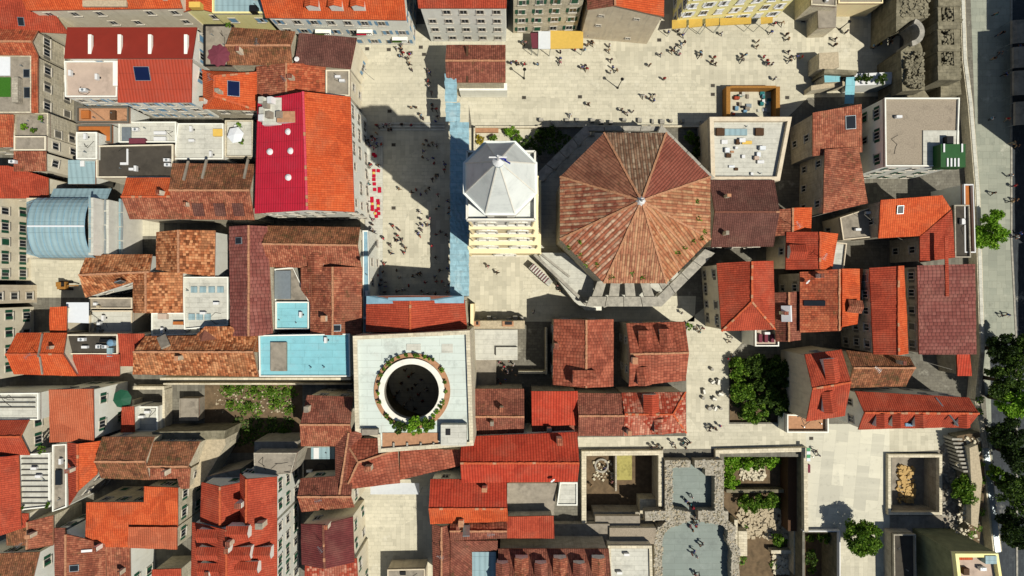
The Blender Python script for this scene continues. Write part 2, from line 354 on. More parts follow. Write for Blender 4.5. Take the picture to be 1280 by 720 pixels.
# ------------------------------------------------------------------ houses
RIDGE = {'or':'ridgeo','or2':'ridgeo','red':'ridgeo','pinkor':'ridgeo','mag':'mag','orm':'orm','drm':'drm','db':'ridged','purp':'ridged','spk':'ridgeo'}
jit = [0]
class Piece: pass
def G(tl, tr, br, bl, z, rise, axis, mat, ridge=None, hip=(0,0)):
    """gable roof: pixels of the four eave corners, eave height, rise; ridge = pixel row/column of the ridge"""
    p = Piece(); jit[0] += 1; z += (jit[0] % 7)*.013; rise *= 1.38
    A, B, C, D = W(*tl, z), W(*tr, z), W(*br, z), W(*bl, z)
    zr = z + rise
    mats = mat if isinstance(mat, tuple) else (mat, mat)
    if axis == 'h':
        rr = ridge if isinstance(ridge, tuple) else (ridge, ridge)
        def end(P, Q, r):
            if r is None: m = (P+Q)/2
            else:
                y = W(0, r, zr).y; t = (y-P.y)/(Q.y-P.y); m = P.lerp(Q, min(.92, max(.08, t)))
            return Vector((m.x, m.y, zr))
        r0, r1 = end(A, D, rr[0]), end(B, C, rr[1]); L = r1-r0
        r0, r1 = r0+L*hip[0], r1-L*hip[1]
        p.faces = [([D, C, r1, r0], mats[1]), ([B, A, r0, r1], mats[0])]
        if hip[0]: p.faces.append(([A, D, r0], mats[0]))
        if hip[1]: p.faces.append(([C, B, r1], mats[1]))
        ring = [A, B] + ([r1] if not hip[1] else []) + [C, D] + ([r0] if not hip[0] else [])
        hips = ([(A, r0), (D, r0)] if hip[0] else []) + ([(B, r1), (C, r1)] if hip[1] else [])
    else:
        rr = ridge if isinstance(ridge, tuple) else (ridge, ridge)
        def end(P, Q, r):
            if r is None: m = (P+Q)/2
            else:
                x = W(r, 0, zr).x; t = (x-P.x)/(Q.x-P.x); m = P.lerp(Q, min(.92, max(.08, t)))
            return Vector((m.x, m.y, zr))
        r0, r1 = end(A, B, rr[0]), end(D, C, rr[1]); L = r1-r0
        r0, r1 = r0+L*hip[0], r1-L*hip[1]
        p.faces = [([A, D, r1, r0], mats[0]), ([C, B, r0, r1], mats[1])]
        if hip[0]: p.faces.append(([B, A, r0], mats[0]))
        if hip[1]: p.faces.append(([D, C, r1], mats[1]))
        ring = [A] + ([r0] if not hip[0] else []) + [B, C] + ([r1] if not hip[1] else []) + [D]
        hips = ([(A, r0), (B, r0)] if hip[0] else []) + ([(D, r1), (C, r1)] if hip[1] else [])
    p.ridges = [(r0, r1)] + hips; p.rm = RIDGE.get(mats[0], 'ridge'); p.ring = ring; p.z = z; p.flat = False; p.tile = mats[0]
    p.rend = (r0, r1)
    return p
def P(pts, mat, thick=True):
    """one roof plane through pixels with their own heights: (px, py, z)"""
    p = Piece(); jit[0] += 1; e = (jit[0] % 7)*.013
    q = [W(x, y, z+e) for x, y, z in pts]
    if area2(q) < 0: q = q[::-1]
    p.faces = [(q, mat)]; p.ridges = []; p.rm = RIDGE.get(mat, 'ridge'); p.ring = q; p.z = min(v.z for v in q); p.flat = False; p.tile = mat
    return p
def S(tl, tr, br, bl, z, rise, high, mat):
    hz = {'T': (1,1,0,0), 'B': (0,0,1,1), 'L': (1,0,0,1), 'R': (0,1,1,0)}[high]
    return P([(*c, z+rise*h) for c, h in zip((tl, tr, br, bl), hz)], mat)
def Fl(pts, z, mat, par=.5, pm=None, pw=.2):
    p = Piece(); jit[0] += 1; z += (jit[0] % 7)*.013
    q = [W(x, y, z+par) for x, y in pts]
    q = [Vector((v.x, v.y, z)) for v in q]
    if area2(q) < 0: q = q[::-1]
    p.faces = [(q, mat)]; p.ridges = []; p.rm = mat; p.ring = q; p.z = z; p.flat = True; p.par = par; p.pm = pm; p.pw = pw; p.tile = mat
    return p
def inset(ring, d):
    xs = [v.x for v in ring]; ys = [v.y for v in ring]
    cx, cy = (min(xs)+max(xs))/2, (min(ys)+max(ys))/2; hx, hy = max(.6, (max(xs)-min(xs))/2), max(.6, (max(ys)-min(ys))/2)
    return [Vector((cx+(v.x-cx)*(1-d/hx), cy+(v.y-cy)*(1-d/hy), v.z)) for v in ring]
HOUSES = []; WINC = []
def sag(v):
    q = Vector((v.x*.45, v.y*.45, 3.1)); q2 = Vector((v.x*1.6, v.y*1.6, 9.7))
    return Vector((v.x+noise.noise(q2+Vector((5,0,0)))*.05, v.y+noise.noise(q2+Vector((0,7,0)))*.05, v.z+noise.noise(q)*.13+noise.noise(q2)*.05))
def roof_mesh(p):
    mb = MB(); T = .17; d = Vector((0,0,-T))
    key = lambda a, b: frozenset((tuple(round(c, 3) for c in a), tuple(round(c, 3) for c in b)))
    cnt = {}
    for pts, m in p.faces:
        for i in range(len(pts)):
            k = key(pts[i], pts[(i+1)%len(pts)]); cnt[k] = cnt.get(k, 0)+1
    warp = sag if not p.flat and p.tile not in ('mag','orm','drm','sheet','leadblue','conc') else (lambda v: v)
    for pts, m in p.faces:
        L = len(pts); n = (pts[1]-pts[0]).cross(pts[2]-pts[0]).normalized()
        if L == 4:
            nu = max(1, min(18, int((pts[1]-pts[0]).length/1.1))); nv = max(1, min(12, int((pts[3]-pts[0]).length/1.1)))
            g_ = [[pts[0].lerp(pts[1], a/nu).lerp(pts[3].lerp(pts[2], a/nu), b/nv) for b in range(nv+1)] for a in range(nu+1)]
            for a in range(nu):
                for b in range(nv): mb.face([warp(v) for v in (g_[a][b], g_[a+1][b], g_[a+1][b+1], g_[a][b+1])], m, n); mb.face([v+d*1.6 for v in (g_[a][b+1], g_[a+1][b+1], g_[a+1][b], g_[a][b])], 'ridged')
        elif L == 3:
            N = max(1, min(14, int((pts[1]-pts[0]).length/1.1)))
            P3 = lambda a, b: pts[0]+(pts[1]-pts[0])*(a/N)+(pts[2]-pts[0])*(b/N)
            for a in range(N):
                for b in range(N-a):
                    mb.face([warp(v) for v in (P3(a,b), P3(a+1,b), P3(a,b+1))], m, n)
                    if a+b < N-1: mb.face([warp(v) for v in (P3(a+1,b), P3(a+1,b+1), P3(a,b+1))], m, n)
        else: mb.face(pts, m)
        if L != 4: mb.face([q+d*1.6 for q in pts[::-1]], 'ridged')
        for i in range(L):
            a, b = pts[i], pts[(i+1)%L]
            if cnt[key(a, b)] == 1:
                k_ = max(1, min(18, int((b-a).length/1.1)))
                for t in range(k_):
                    u, v = a.lerp(b, t/k_), a.lerp(b, (t+1)/k_); mb.face([u+d, v+d, warp(v), warp(u)], p.rm if not p.flat else m)
    for a, b in p.ridges:
        k_ = max(1, int((b-a).length/.55))
        for t in range(k_):
            u, v = warp(a.lerp(b, t/k_)), warp(a.lerp(b, (t+.96)/k_)); h_ = Vector((0,0,.03+R.uniform(-.02,.03)))
            mb.bar(u+h_, v+h_, .3*R.uniform(.85,1.15), p.rm if R.random() < .8 else 'ridge' if p.rm != 'mag' else 'mag', .2)
    return mb
def aerial(par, q):
    mb = MB(); h_ = R.uniform(1.6,2.8); a = R.uniform(0,3.1); t = q+Vector((0,0,h_)); dx = Vector((cos(a), sin(a), 0)); dy = Vector((-sin(a), cos(a), 0))
    mb.bar(q-Vector((0,0,.4)), t, .05, 'steel'); mb.bar(t-dx*.6-Vector((0,0,.2)), t+dx*.6-Vector((0,0,.2)), .035, 'steel')
    for k in range(5): c = t+dx*(-.5+k*.25)-Vector((0,0,.2)); mb.bar(c-dy*(.4-.05*k), c+dy*(.4-.05*k), .025, 'steel')
    mb.build('aerial', par)
def house(name, label, wall, pieces, win='plain', chim=None, cat='house', dens=1.0, base=0.0):
    c = sum((v for p in pieces for v in p.ring), Vector())/sum(len(p.ring) for p in pieces)
    r = root(name, label, cat, (c.x, c.y, base))
    mb = MB()
    for p in pieces:
        d = .22+.05*R.random() if not p.flat else .02+.03*R.random()
        ring = inset(p.ring, d); n = len(ring)
        if area2(ring) < 0: ring = ring[::-1]
        sgn = 1
        tops = [v.z-(.10 if not p.flat else .05) for v in ring]
        for i in range(n):
            a, b = ring[i], ring[(i+1)%n]
            mb.face([(a.x,a.y,base),(b.x,b.y,base),(b.x,b.y,tops[(i+1)%n]),(a.x,a.y,tops[i])], wall)
            ed = (b-a); ed.z = 0; L = ed.length
            if L > 1.5:
                nrm = Vector((ed.y, -ed.x, 0)).normalized(); mid = (a+b)/2
                if nrm.dot(Vector((-mid.x, -mid.y, 0))) > .15*mid.xy.length and win: WINC.append((r, a.copy(), b.copy(), nrm, min(tops[i], tops[(i+1)%n]), win, dens, base))
        if p.flat and p.par > 0:
            rg = inset(p.ring, .01); inn = inset(p.ring, p.pw)
            if area2(rg) < 0: rg, inn = rg[::-1], inn[::-1]
            z0, z1 = p.z-.1, p.z+p.par; wm = p.pm or wall
            for i in range(n):
                a, b, e, f = rg[i], rg[(i+1)%n], inn[(i+1)%n], inn[i]
                mb.face([(a.x,a.y,z0),(b.x,b.y,z0),(b.x,b.y,z1),(a.x,a.y,z1)], wm)
                mb.face([(a.x,a.y,z1),(b.x,b.y,z1),(e.x,e.y,z1),(f.x,f.y,z1)], wm)
                mb.face([(e.x,e.y,z0),(f.x,f.y,z0),(f.x,f.y,z1),(e.x,e.y,z1)], wm)
    mb.build('wall', r)
    r_roofs = []
    for p in pieces:
        p.obj = roof_mesh(p).build('roof', r); r_roofs.append(p.obj)
        if not p.flat and chim != 0 and hasattr(p, 'rend'):
            if R.random() < .55: aerial(p.obj, p.rend[0].lerp(p.rend[1], R.uniform(.1,.9)))
            for k in range(1 if R.random() < .45 else 0):
                t = R.uniform(.15, .85); q = p.rend[0].lerp(p.rend[1], t)
                off = R.choice((-1, 1))*.9; dd = (p.rend[1]-p.rend[0]).normalized(); sd = Vector((-dd.y, dd.x, 0))
                chimney(p.obj, q+sd*off-Vector((0,0,.9)), atan2(dd.y, dd.x), R.uniform(.55,.9))
    for p in pieces:
        if p.flat and p.tile not in ('lawn','oflat') and abs(area2(p.ring))/2 > 14:
            xs_ = [v.x for v in p.ring]; ys_ = [v.y for v in p.ring]
            for k in range(R.randint(2,4)):
                x, y = R.uniform(min(xs_)+.8, max(xs_)-.8), R.uniform(min(ys_)+.8, max(ys_)-.8); mb = MB(); kind_ = R.random()
                if kind_ < .4: mb.cyl((x,y,p.z), .09, R.uniform(.4,.9), 'steel', 8); mb.build('vent_pipe', p.obj)
                elif kind_ < .7: mb.box((x,y,p.z+.08), (.9,.4,.65), 'whitep', R.choice((0,pi/2))); mb.box((x,y,p.z), (.8,.3,.08), 'black'); mb.build('air_conditioner', p.obj)
                else:
                    q = Vector((x,y,p.z+.04))
                    for s_ in range(4): q2 = q+Vector((R.uniform(-1.2,1.2), R.uniform(-1.2,1.2), 0)); q2.x = min(max(q2.x, min(xs_)+.4), max(xs_)-.4); q2.y = min(max(q2.y, min(ys_)+.4), max(ys_)-.4); mb.bar(q, q2, .05, 'black', .05); q = q2
                    mb.build('cable', p.obj)
    HOUSES.append((r, pieces))
    r_ = Piece(); r_.r = r; r_.p = pieces; r_.base = base
    return r_
def chimney(par, q, rot, w=.7, h=1.9, m='cream'):
    w *= .78; m = R.choice(('cream','beige','white','stone'))
    mb = MB(); mb.box((q.x, q.y, q.z), (w, w*1.25, h), m, rot); c, s = cos(rot), sin(rot)
    for u, v in ((-.4,-.5),(.4,-.5),(.4,.5),(-.4,.5)): mb.box((q.x+(c*u-s*v)*w, q.y+(s*u+c*v)*w, q.z+h), (.12,.12,.22), m, rot)
    mb.box((q.x, q.y, q.z+h+.22), (w*1.08, w*1.35, .09), R.choice(('rb','oldr','conc','ridge')), rot)
    return mb.build('chimney', par)
def hit(px, py, pieces):
    o = Vector((0,0,H)); d = (W(px, py, 0)-o)
    best = None
    for p in pieces:
        for pts, m in p.faces:
            n = (pts[1]-pts[0]).cross(pts[2]-pts[0]).normalized()
            if abs(n.dot(d)) < 1e-6: continue
            t = n.dot(pts[0]-o)/n.dot(d); q = o+d*t
            ins, k = True, None
            for i in range(len(pts)):
                a, b = pts[i], pts[(i+1)%len(pts)]
                c = (b.x-a.x)*(q.y-a.y)-(b.y-a.y)*(q.x-a.x)
                if k is None: k = c > 0
                elif (c > 0) != k: ins = False; break
            if ins and (best is None or t < best[0]): best = (t, q, n if n.z > 0 else -n, p)
    return best[1:] if best else (None, None, None)
def dormer(h, px, py, w=1.6, d=2.2, mat='or2', ht=1.5):
    """small gabled dormer standing on the roof slope under the pixel"""
    q, n, p = hit(px, py, h.p)
    if q is None: return
    dn = Vector((n.x, n.y, 0))
    if dn.length < .05: return
    dn.normalize(); sd = Vector((-dn.y, dn.x, 0))
    f = q+dn*d*.5; b = q-dn*d*.6; z0 = q.z-.6-(n.xy.length/n.z)*d*.5; zt = q.z+ht*.45; zr = zt+.55
    mb = MB(); 
    A, B = f+sd*w/2, f-sd*w/2; C, D = b-sd*w/2, b+sd*w/2
    def at(v, z): return Vector((v.x, v.y, z))
    mb.face([at(A,z0), at(B,z0), at(B,zt), at((A+B)/2, zr), at(A,zt)], 'white')
    for a, c in ((B, C), (D, A)): mb.face([at(a,z0), at(c,z0), at(c,zt), at(a,zt)], 'white')
    o = .15; ridf, ridb = at((A+B)/2+dn*o, zr+.08), at((C+D)/2, zr+.08)
    mb.face([at(A+sd*o+dn*o, zt-.02), at(D+sd*o, zt-.02), ridb, ridf][::-1], mat)
    mb.face([at(C-sd*o, zt-.02), at(B-sd*o+dn*o, zt-.02), ridf, ridb][::-1], mat)
    dm = mb.build('dormer', p.obj)
    mb = MB(); e = dn*.03
    mb.face([at(A-sd*w*.22+e, zt-.75), at(B+sd*w*.22+e, zt-.75), at(B+sd*w*.22+e, zt-.02), at(A-sd*w*.22+e, zt-.02)], 'glass')
    return dm
def slab_on(h, px, py, w, l, t, m, name, rot=0, frame=None, lift=.05):
    q, n, p = hit(px, py, h.p)
    if q is None: return
    hd = Vector((0,0,1)).cross(n)
    hd = Vector((1,0,0)) if hd.length < .02 else hd.normalized()
    sd = n.cross(hd)
    if rot: hd, sd = hd*cos(rot)+sd*sin(rot), sd*cos(rot)-hd*sin(rot)
    mb = MB(); o = q+n*lift
    def bx(a, b, c0, c1, mm):
        P0 = [o+hd*u*a+sd*v*b+n*c0 for u, v in ((-.5,-.5),(.5,-.5),(.5,.5),(-.5,.5))]; P1 = [v+n*(c1-c0) for v in P0]
        for i in range(4): mb.face([P0[i], P0[(i+1)%4], P1[(i+1)%4], P1[i]], mm)
        mb.face(P1, mm)
    if frame: bx(w+.16, l+.16, -.05, t, frame); bx(w, l, t, t+.02, m)
    else: bx(w, l, -.05, t, m)
    return mb.build(name, p.obj)
def skylight(h, px, py, w=.9, l=1.2): return slab_on(h, px, py, w, l, .12, 'glass', 'skylight', 0, 'steel')
def chim(h, px, py, w=.7, ht=1.5):
    q, n, p = hit(px, py, h.p)
    if q is not None: chimney(p.obj, q-Vector((0,0,.5)), R.choice((0, pi/2)), w, ht+.5)
def acunit(h, px, py, rot=0, s=1.0):
    q, n, p = hit(px, py, h.p)
    if q is None: return
    mb = MB(); mb.box((q.x, q.y, q.z+.1), (1.0*s, .5*s, .75*s), 'whitep', rot)
    mb.cyl((q.x, q.y, q.z+.1+.75*s), .2*s, .05, 'steel', 12); mb.box((q.x-.3*s, q.y, q.z), (.1, .4, .1), 'black', rot); mb.box((q.x+.3*s, q.y, q.z), (.1, .4, .1), 'black', rot)
    mb.build('air_conditioner', p.obj)
def dish(h, px, py):
    q, n, p = hit(px, py, h.p)
    if q is None: return
    mb = MB(); mb.bar(q, q+Vector((0,0,1.0)), .06, 'steel'); c = q+Vector((0,0,1.0)); N = 10; d = Vector((.5,-.6,.55)).normalized(); a = d.cross(Vector((0,0,1))).normalized(); b = a.cross(d)
    ring = [c+d*.12+(a*cos(2*pi*i/N)+b*sin(2*pi*i/N))*.42 for i in range(N)]
    for i in range(N): mb.face([c, ring[i], ring[(i+1)%N]], 'whitep')
    mb.bar(c, c+d*.5, .03, 'black'); mb.build('satellite_dish', p.obj)
def rbox(h, px0, py0, px1, py1, ht, m, name, mtop=None):
    q, n, p = hit((px0+px1)/2, (py0+py1)/2, h.p)
    if q is None: return
    a, b = W(px0, py0, q.z+ht), W(px1, py1, q.z+ht)
    mb = MB(); mb.prism([(a.x,a.y),(b.x,a.y),(b.x,b.y),(a.x,b.y)], q.z-.02, q.z+ht, m, mtop)
    return mb.build(name, p.obj)
#HOUSES_DATA
# ------------------------------------------------------------------ the houses, from the top left corner of the picture round to the bottom right
h = house('apartment_house', 'long cream house with ruined gap in its orange roof, top left corner', 'cream', [G((33,-60),(228,-60),(228,10),(33,13),12,2.4,'h','or',-30)], 'dark', dens=.8)
rbox(h,103,0,158,8,.35,'rubble','rubble_patch'); chim(h,206,-2)
h = house('house', 'low dull orange roof with one dark skylight at the upper left edge', 'cream', [P([(-60,-30,11),(34,-30,11),(86,42,8.6),(-60,34,8.6)],'or2')], None); skylight(h,27,27)
h = house('house', 'stone house with red verge strip, turf roof terrace and pale awning at left edge', 'stone',
  [G((-40,34),(47,38),(47,69),(-40,69),9.6,1.0,'h','mix',52), P([(39,69,9.6),(47,69,9.6),(47,141,9.3),(39,141,9.3)],'mix'), Fl([(-40,69),(39,69),(39,141),(-40,141)],8.6,'conc',.3)], 'grey', dens=1.2)
slab_on(h,6,81,1.9,3.6,.1,'canvasw','awning'); slab_on(h,6,109,2.0,3.2,.06,'lawn','turf_mat'); skylight(h,34,92); skylight(h,35,116,1,1.6); rbox(h,15,96,22,128,1.2,'grey','parapet'); acunit(h,74,112)
h = house('house', 'grey roof terrace with potted garden, below the turf terrace at left edge', 'stone', [P([(-40,143,8.4),(17,143,8.4),(17,184,7.6),(-40,184,7.6)],'mix'), Fl([(17,141),(60,141),(60,187),(17,187)],7.6,'conc',.4)], 'grey')
h_garden = h
h5 = house('house', 'wide house of dull red sheeting, pale ridge walls, solar panel and beige terrace', 'white',
  [P([(84,34,10.8),(246,34,10.8),(240,73,13.0),(80,73,13.0)],'drm'), P([(147,74,12.9),(240,74,12.9),(239,128,10.8),(147,128,10.8)],'orm'), Fl([(80,76),(147,76),(146,121),(81,121)],10.6,'pinkflat',.35)], 'blue', dens=1.2)
for x in (112,149,187,232): rbox(h5,x-2,43,x+2,72,.55,'white','ridge_wall')
slab_on(h5,178,92,2.3,2.0,.08,'panel','solar_panel',0,'steel'); rbox(h5,141,76,153,107,1.0,'white','parapet'); acunit(h5,107,114); rbox(h5,80,71,240,75,.35,'conc','gutter')
h = house('house', 'dark framed terrace house holding a maroon parasol', 'grey', [Fl([(254,30),(291,30),(289,82),(254,82)],8.4,'conc',.5,'black')], None)
h = house('house', 'small mossy brown roof beside the maroon parasol terrace', 'stone', [G((290,34),(369,39),(365,81),(284,81),9,1.1,'h','old',57)], None)
h = house('house', 'plain dark brown roof overlooking the northern square, below the white balcony house', 'cream', [P([(374,41,10.2),(446,47,10),(438,86,9),(368,80,9.3)],'db')], 'blue'); dish(h,373,76)
h = house('house', 'two toned rough orange roof just above the crimson and orange roof', 'stone', [G((320,83),(407,81),(406,118),(320,122),8.6,1.0,'v',('oldr','mix'),358)], None); skylight(h,330,66)
h = house('house', 'tiny grey roof terrace beside the rough orange roof at the square', 'cream', [Fl([(407,87),(437,87),(437,120),(407,118)],8.6,'conc',.4)], 'plain')
h = house('house', 'bright orange hipped house with paired solar panels, top left', 'stone', [G((253,88),(321,91),(321,138),(254,136),9.4,1.6,'v','or',268,(.25,.25))], 'grey'); slab_on(h,292,111,2.3,1.7,.08,'panel','solar_panel',0,'steel'); chim(h,258,128)
h = house('house', 'yellow fronted house with grey glazed roof terrace at the top edge', 'yellow', [G((229,-40),(265,-40),(265,15),(229,15),10,1.2,'v','or',246), Fl([(265,-40),(334,-40),(334,16),(265,16)],9.8,'sheet',.5)], 'blue'); rbox(h,236,2,250,9,1.2,'canvasy','chimney'); rbox(h,312,6,320,14,1.4,'black','tank')
RIDGE['mag'] = 'magr'; M['magr'] = plain('crimson_ridge_cap', (232,84,100), .6, .2, 3)
h13 = house('corner_house', 'large house with crimson western slope and orange eastern slope beside the sunken square', 'white', [G((322,125),(438,121),(443,265),(318,267),13,2.6,'v',('mag','or'),(379,384))], 'grey', dens=1.1, chim=0)
rbox(h13,328,122,352,156,.9,'whitep','roof_terrace','wflat'); rbox(h13,346,139,374,153,.8,'whitep','roof_terrace','brickflat')
for a,b in ((334,128),(340,134),(335,141),(345,128),(343,146),(334,150),(356,146)): 
    slab_on(h13,a,b,1.0,.8,1.5,R.choice(('whitep','conc','wflat')),'air_conditioner')
for x,y in ((361,165),(338,190),(364,189),(361,222)):
    q,n,p = hit(x,y,h13.p); mb = MB(); mb.cyl(q-Vector((0,0,.2)),.5,.45,'whitep',14); mb.cyl(q+Vector((0,0,.25)),.5,.25,'whitep',14,.2); mb.build('skylight_dome',p.obj)
h = house('apartment_house', 'white house with flowered balconies and three dormers, top edge above square', 'white', [G((332,-60),(509,-60),(508,25),(332,22),12,3.2,'h','or',-24)], 'blue', dens=1.2)
h14 = h
for x in (391,420,448): dormer(h,x,0,1.9,2.4,'or')
h = house('apartment_house', 'tall pale house with four columns of windows and green shopfronts, top centre', 'white', [G((523,-70),(637,-70),(633,10),(523,10),15,3,'h','or2',-40)], 'dark', dens=1.35)
h15 = h
h = house('apartment_house', 'grey stone house with green shutters above the yellow awning, top edge', 'stone', [G((640,-80),(736,-80),(733,-5),(640,-2),15,2.5,'h','or',-40)], 'green', dens=1.3)
h16 = h
h = house('house', 'beige gabled house facing the upper square, small vents in its front', 'beige', [G((734,-70),(830,-70),(830,21),(734,12),12.6,1.8,'v',('rb','or'),769)], 'vent', dens=.5)
h = house('apartment_house', 'long yellow house with orange awnings along its foot, top edge', 'yellow', [G((866,-80),(1018,-80),(1016,-22),(866,-8),14,2.5,'h','or',-46)], 'white', dens=1.2)
h18 = h
h = house('gatehouse', 'small flat stone house jutting into the square at the top right', 'stone', [Fl([(1022,8),(1046,8),(1045,34),(1023,35)],4.6,'conc',.0), Fl([(1014,-50),(1046,-50),(1046,8),(1014,6)],6.5,'conc',.2)], None)
h = house('house', 'flat mottled roof of pale stone building cut by the top right edge', 'goldstone', [Fl([(1048,-60),(1104,-60),(1104,4),(1048,4)],5.5,'gravel',.2)], None)
h21 = house('apartment_house', 'modern block with beige gravel roof, white terrace and teal window bands, right side', 'white', [Fl([(1106,122),(1200,122),(1197,208),(1107,208)],12,'gravel',.35)], 'green', dens=1.1)
rbox(h21,1154,163,1199,207,.2,'wflat','roof_terrace'); rbox(h21,1176,180,1207,209,2.2,'greenp','plant_room'); rbox(h21,1184,170,1192,180,1.3,'black','tank'); rbox(h21,1199,172,1206,178,1.2,'steel','duct')
for i in range(6):
    q,n,p = hit(1180,195,h21.p); v = W(1180+4.5*i,R.choice((185,195,203)),14.3); mb = MB(); mb.box((v.x,v.y,14.25),(.25,1.3,.12),'whitep'); mb.build('vent_duct',p.obj)
h = house('house', 'old pinkish tiled house south of the shrubs slab, dark west front', 'grey', [P([(1016,141,9.8),(1077,130,9.8),(1078,190,9),(1016,195,9)],'oldr')], 'dark', chim=0); skylight(h,1063,153,1.5,2)
h = house('house', 'leaning brown red tiled house with shaded west front, upper right', 'grey', [P([(1031,187,9.9),(1073,183,9.2),(1085,254,8.8),(1029,267,9.9)],'oldr')], 'dark')
h24 = house('house', 'roofless pale terrace house strewn with white furniture beside the round tiled cupola', 'beige', [Fl([(887,146),(990,146),(975,226),(889,226)],6.6,'wflat',.9,'beige',.7)], None)
rbox(h24,896,160,906,169,.6,'dwood','crate'); rbox(h24,945,160,955,169,.6,'dwood','crate'); rbox(h24,906,161,934,169,.4,'sheet','table_row'); rbox(h24,928,176,940,180,.3,'canvasy','mat')
for i in range(16): rbox(h24, *(lambda x,y,w,hh:(x,y,x+w,y+hh))(R.uniform(896,955),R.uniform(172,220),R.uniform(3,9),R.uniform(2,6)), R.uniform(.2,.8), R.choice(('whitep','whitep','canvasw','pinkflat','dwood','brickflat')), 'box')
h = house('house', 'dark brown gabled roof joined to the east side of the round tiled cupola', 'grey', [G((887,225),(968,225),(967,308),(889,309),8,1.7,'h','db',265)], 'dark', chim=0); chim(h,907,246,.6,1.6); chim(h,905,292,.6,1.6)
h = house('house', 'small orange gable right of the dark brown roof, upper right', 'grey', [G((963,263),(1015,259),(1014,292),(962,296),8,1.0,'v',('oldr','or'),991)], 'dark')
h = house('house', 'orange stepped roof with little white terrace on its east side', 'beige', [G((983,290),(1048,292),(1040,337),(982,337),9.2,1.4,'v',('or2','or'),1025), Fl([(1041,302),(1059,304),(1055,337),(1039,337)],7.6,'wflat',.4)], 'dark'); dormer(h,995,315,2,2.4,'or2')
h28 = house('house', 'red hipped house with windowed cream west front near the stone fragments square', 'cream', [G((896,329),(967,326),(969,412),(902,414),10,2.0,'v',('or2','or2'),940,(0,.42))], 'grey', dens=1.2, chim=0)
h = house('house', 'narrow terrace under green awning at the foot of the red hipped house', 'white', [Fl([(944,388),(974,387),(974,433),(944,433)],6.4,'pinkflat',.5)], None); slab_on(h,959,398,3.6,2.9,.1,'greenc','awning',0,None,1.2)
for x in (949,956,964): rbox(h,x,418,x+4,428,.7,'maroon','bench')
h29 = house('house', 'rambling orange and brown roofs with small turret, right of the red hipped house', 'grey',
  [G((968,366),(1002,364),(1001,425),(970,427),8.2,1.0,'v','rb',986), G((1000,340),(1053,336),(1052,412),(1000,416),9.4,1.2,'v',('mix','or'),1049), P([(1053,336,10.2),(1079,336,9.2),(1072,405,9.2),(1053,409,10.2)],'or')], 'grey')
dormer(h29,1066,383,1.8,2,'oldr'); slab_on(h29,1018,379,.9,3.2,.15,'glass','skylight'); slab_on(h29,984,392,2.6,1.5,.5,'canvasw','awning'); chim(h29,1022,345); dish(h29,1006,352)
h = house('house', 'tall narrow orange roof standing between two windowed west fronts, right side', 'grey', [G((1087,335),(1130,332),(1136,442),(1092,443),11,1.3,'v',('or2','or'),1123)], 'grey', dens=1.3)
h31 = house('house', 'broad brick red roof of large tiles next to the road wall', 'grey', [P([(1147,332,11.2),(1219,330,12.2),(1221,443,12.2),(1149,443,11.2)],'big')], 'grey', dens=1.2); slab_on(h31,1183,333,9.5,.5,.12,'or2','verge')
h = house('shed', 'small bright red lean-to roof below the broad brick red roof', 'grey', [P([(1196,443,6),(1213,443,6),(1215,470,5.4),(1197,470,5.4)],'red')], None)
h32 = house('house', 'orange roof with diagonal valley and one skylight near the bright green tree', 'grey',
  [P([(1101,250,10.6),(1178,244,10.6),(1189,261,10.2),(1150,295,9.2),(1098,298,9.2)],'or'), P([(1150,296,9.3),(1190,262,10.2),(1194,322,10.4),(1150,328,9.2)],'or2'), Fl([(1193,256),(1212,256),(1214,322),(1194,322)],8.8,'dflat',.4)], 'dark')
skylight(h32,1125,262); rbox(h32,1178,238,1196,255,.8,'steel','water_tank')
h = house('house', 'orange floored roof terrace lined with pots along the road wall', 'white', [Fl([(1205,230),(1217,230),(1220,316),(1206,316)],8.2,'oflat',.6,'whitep')], None)
h = house('house', 'shaded beige ruin with bare walls below the leaning brown red house', 'beige', [Fl([(1050,272),(1092,258),(1098,296),(1054,300)],6.2,'conc',.3)], 'dark')
h34 = house('house', 'red house with two dormers rising above the dark garden', 'beige', [G((1006,443),(1052,437),(1056,520),(1008,527),10.5,1.9,'h','or2',(486,478))], 'plain', chim=0)
dormer(h34,1037,462,2.0,3.4,'or2',1.8); dormer(h34,1034,502,1.8,3.0,'or2',1.7)
h = house('shed', 'low white walled yard with timber bench, at the foot of the dormered red house', 'white', [Fl([(984,518),(1036,520),(1036,541),(984,541)],3.2,'brickflat',.9)], None)
h = house('house', 'old mossy gable adjoining the dormered red house on its east', 'grey', [G((1058,438),(1137,446),(1132,483),(1060,485),8.6,1.5,'h','old',460)], 'dark')
h36 = house('house', 'long narrow red house with four dormers and pale blue gutter', 'white', [G((1069,489),(1211,497),(1211,534),(1073,537),9.6,1.8,'h','or2',(516,517))], 'plain', chim=0)
for x in (1100,1120,1148,1202): dormer(h36,x,525,1.6,1.9,'or2',1.5)
rbox(h36,1132,529,1141,533,.5,'sblue','skylight'); slab_on(h36,1183,515,.2,5.2,.15,'steel','flashing',.35)
h = house('yellow_house', 'pale yellow house with cluttered roof terrace, bottom right corner', 'sage', [Fl([(1194,692),(1248,692),(1262,780),(1204,780)],10.6,'pinkflat',1.0,'yellow',.6)], None)
rbox(h,1199,697,1216,700,.4,'or','bench'); rbox(h,1232,695,1246,705,1.2,'sheet','awning'); rbox(h,1205,711,1212,719,.8,'dwood','table'); acunit(h,1225,709)
h = house('shed', 'low walled dark yard left of the yellow house, bottom right', 'grey', [Fl([(1117,668),(1145,668),(1146,740),(1118,740)],2.6,'dflat',.6)], None)
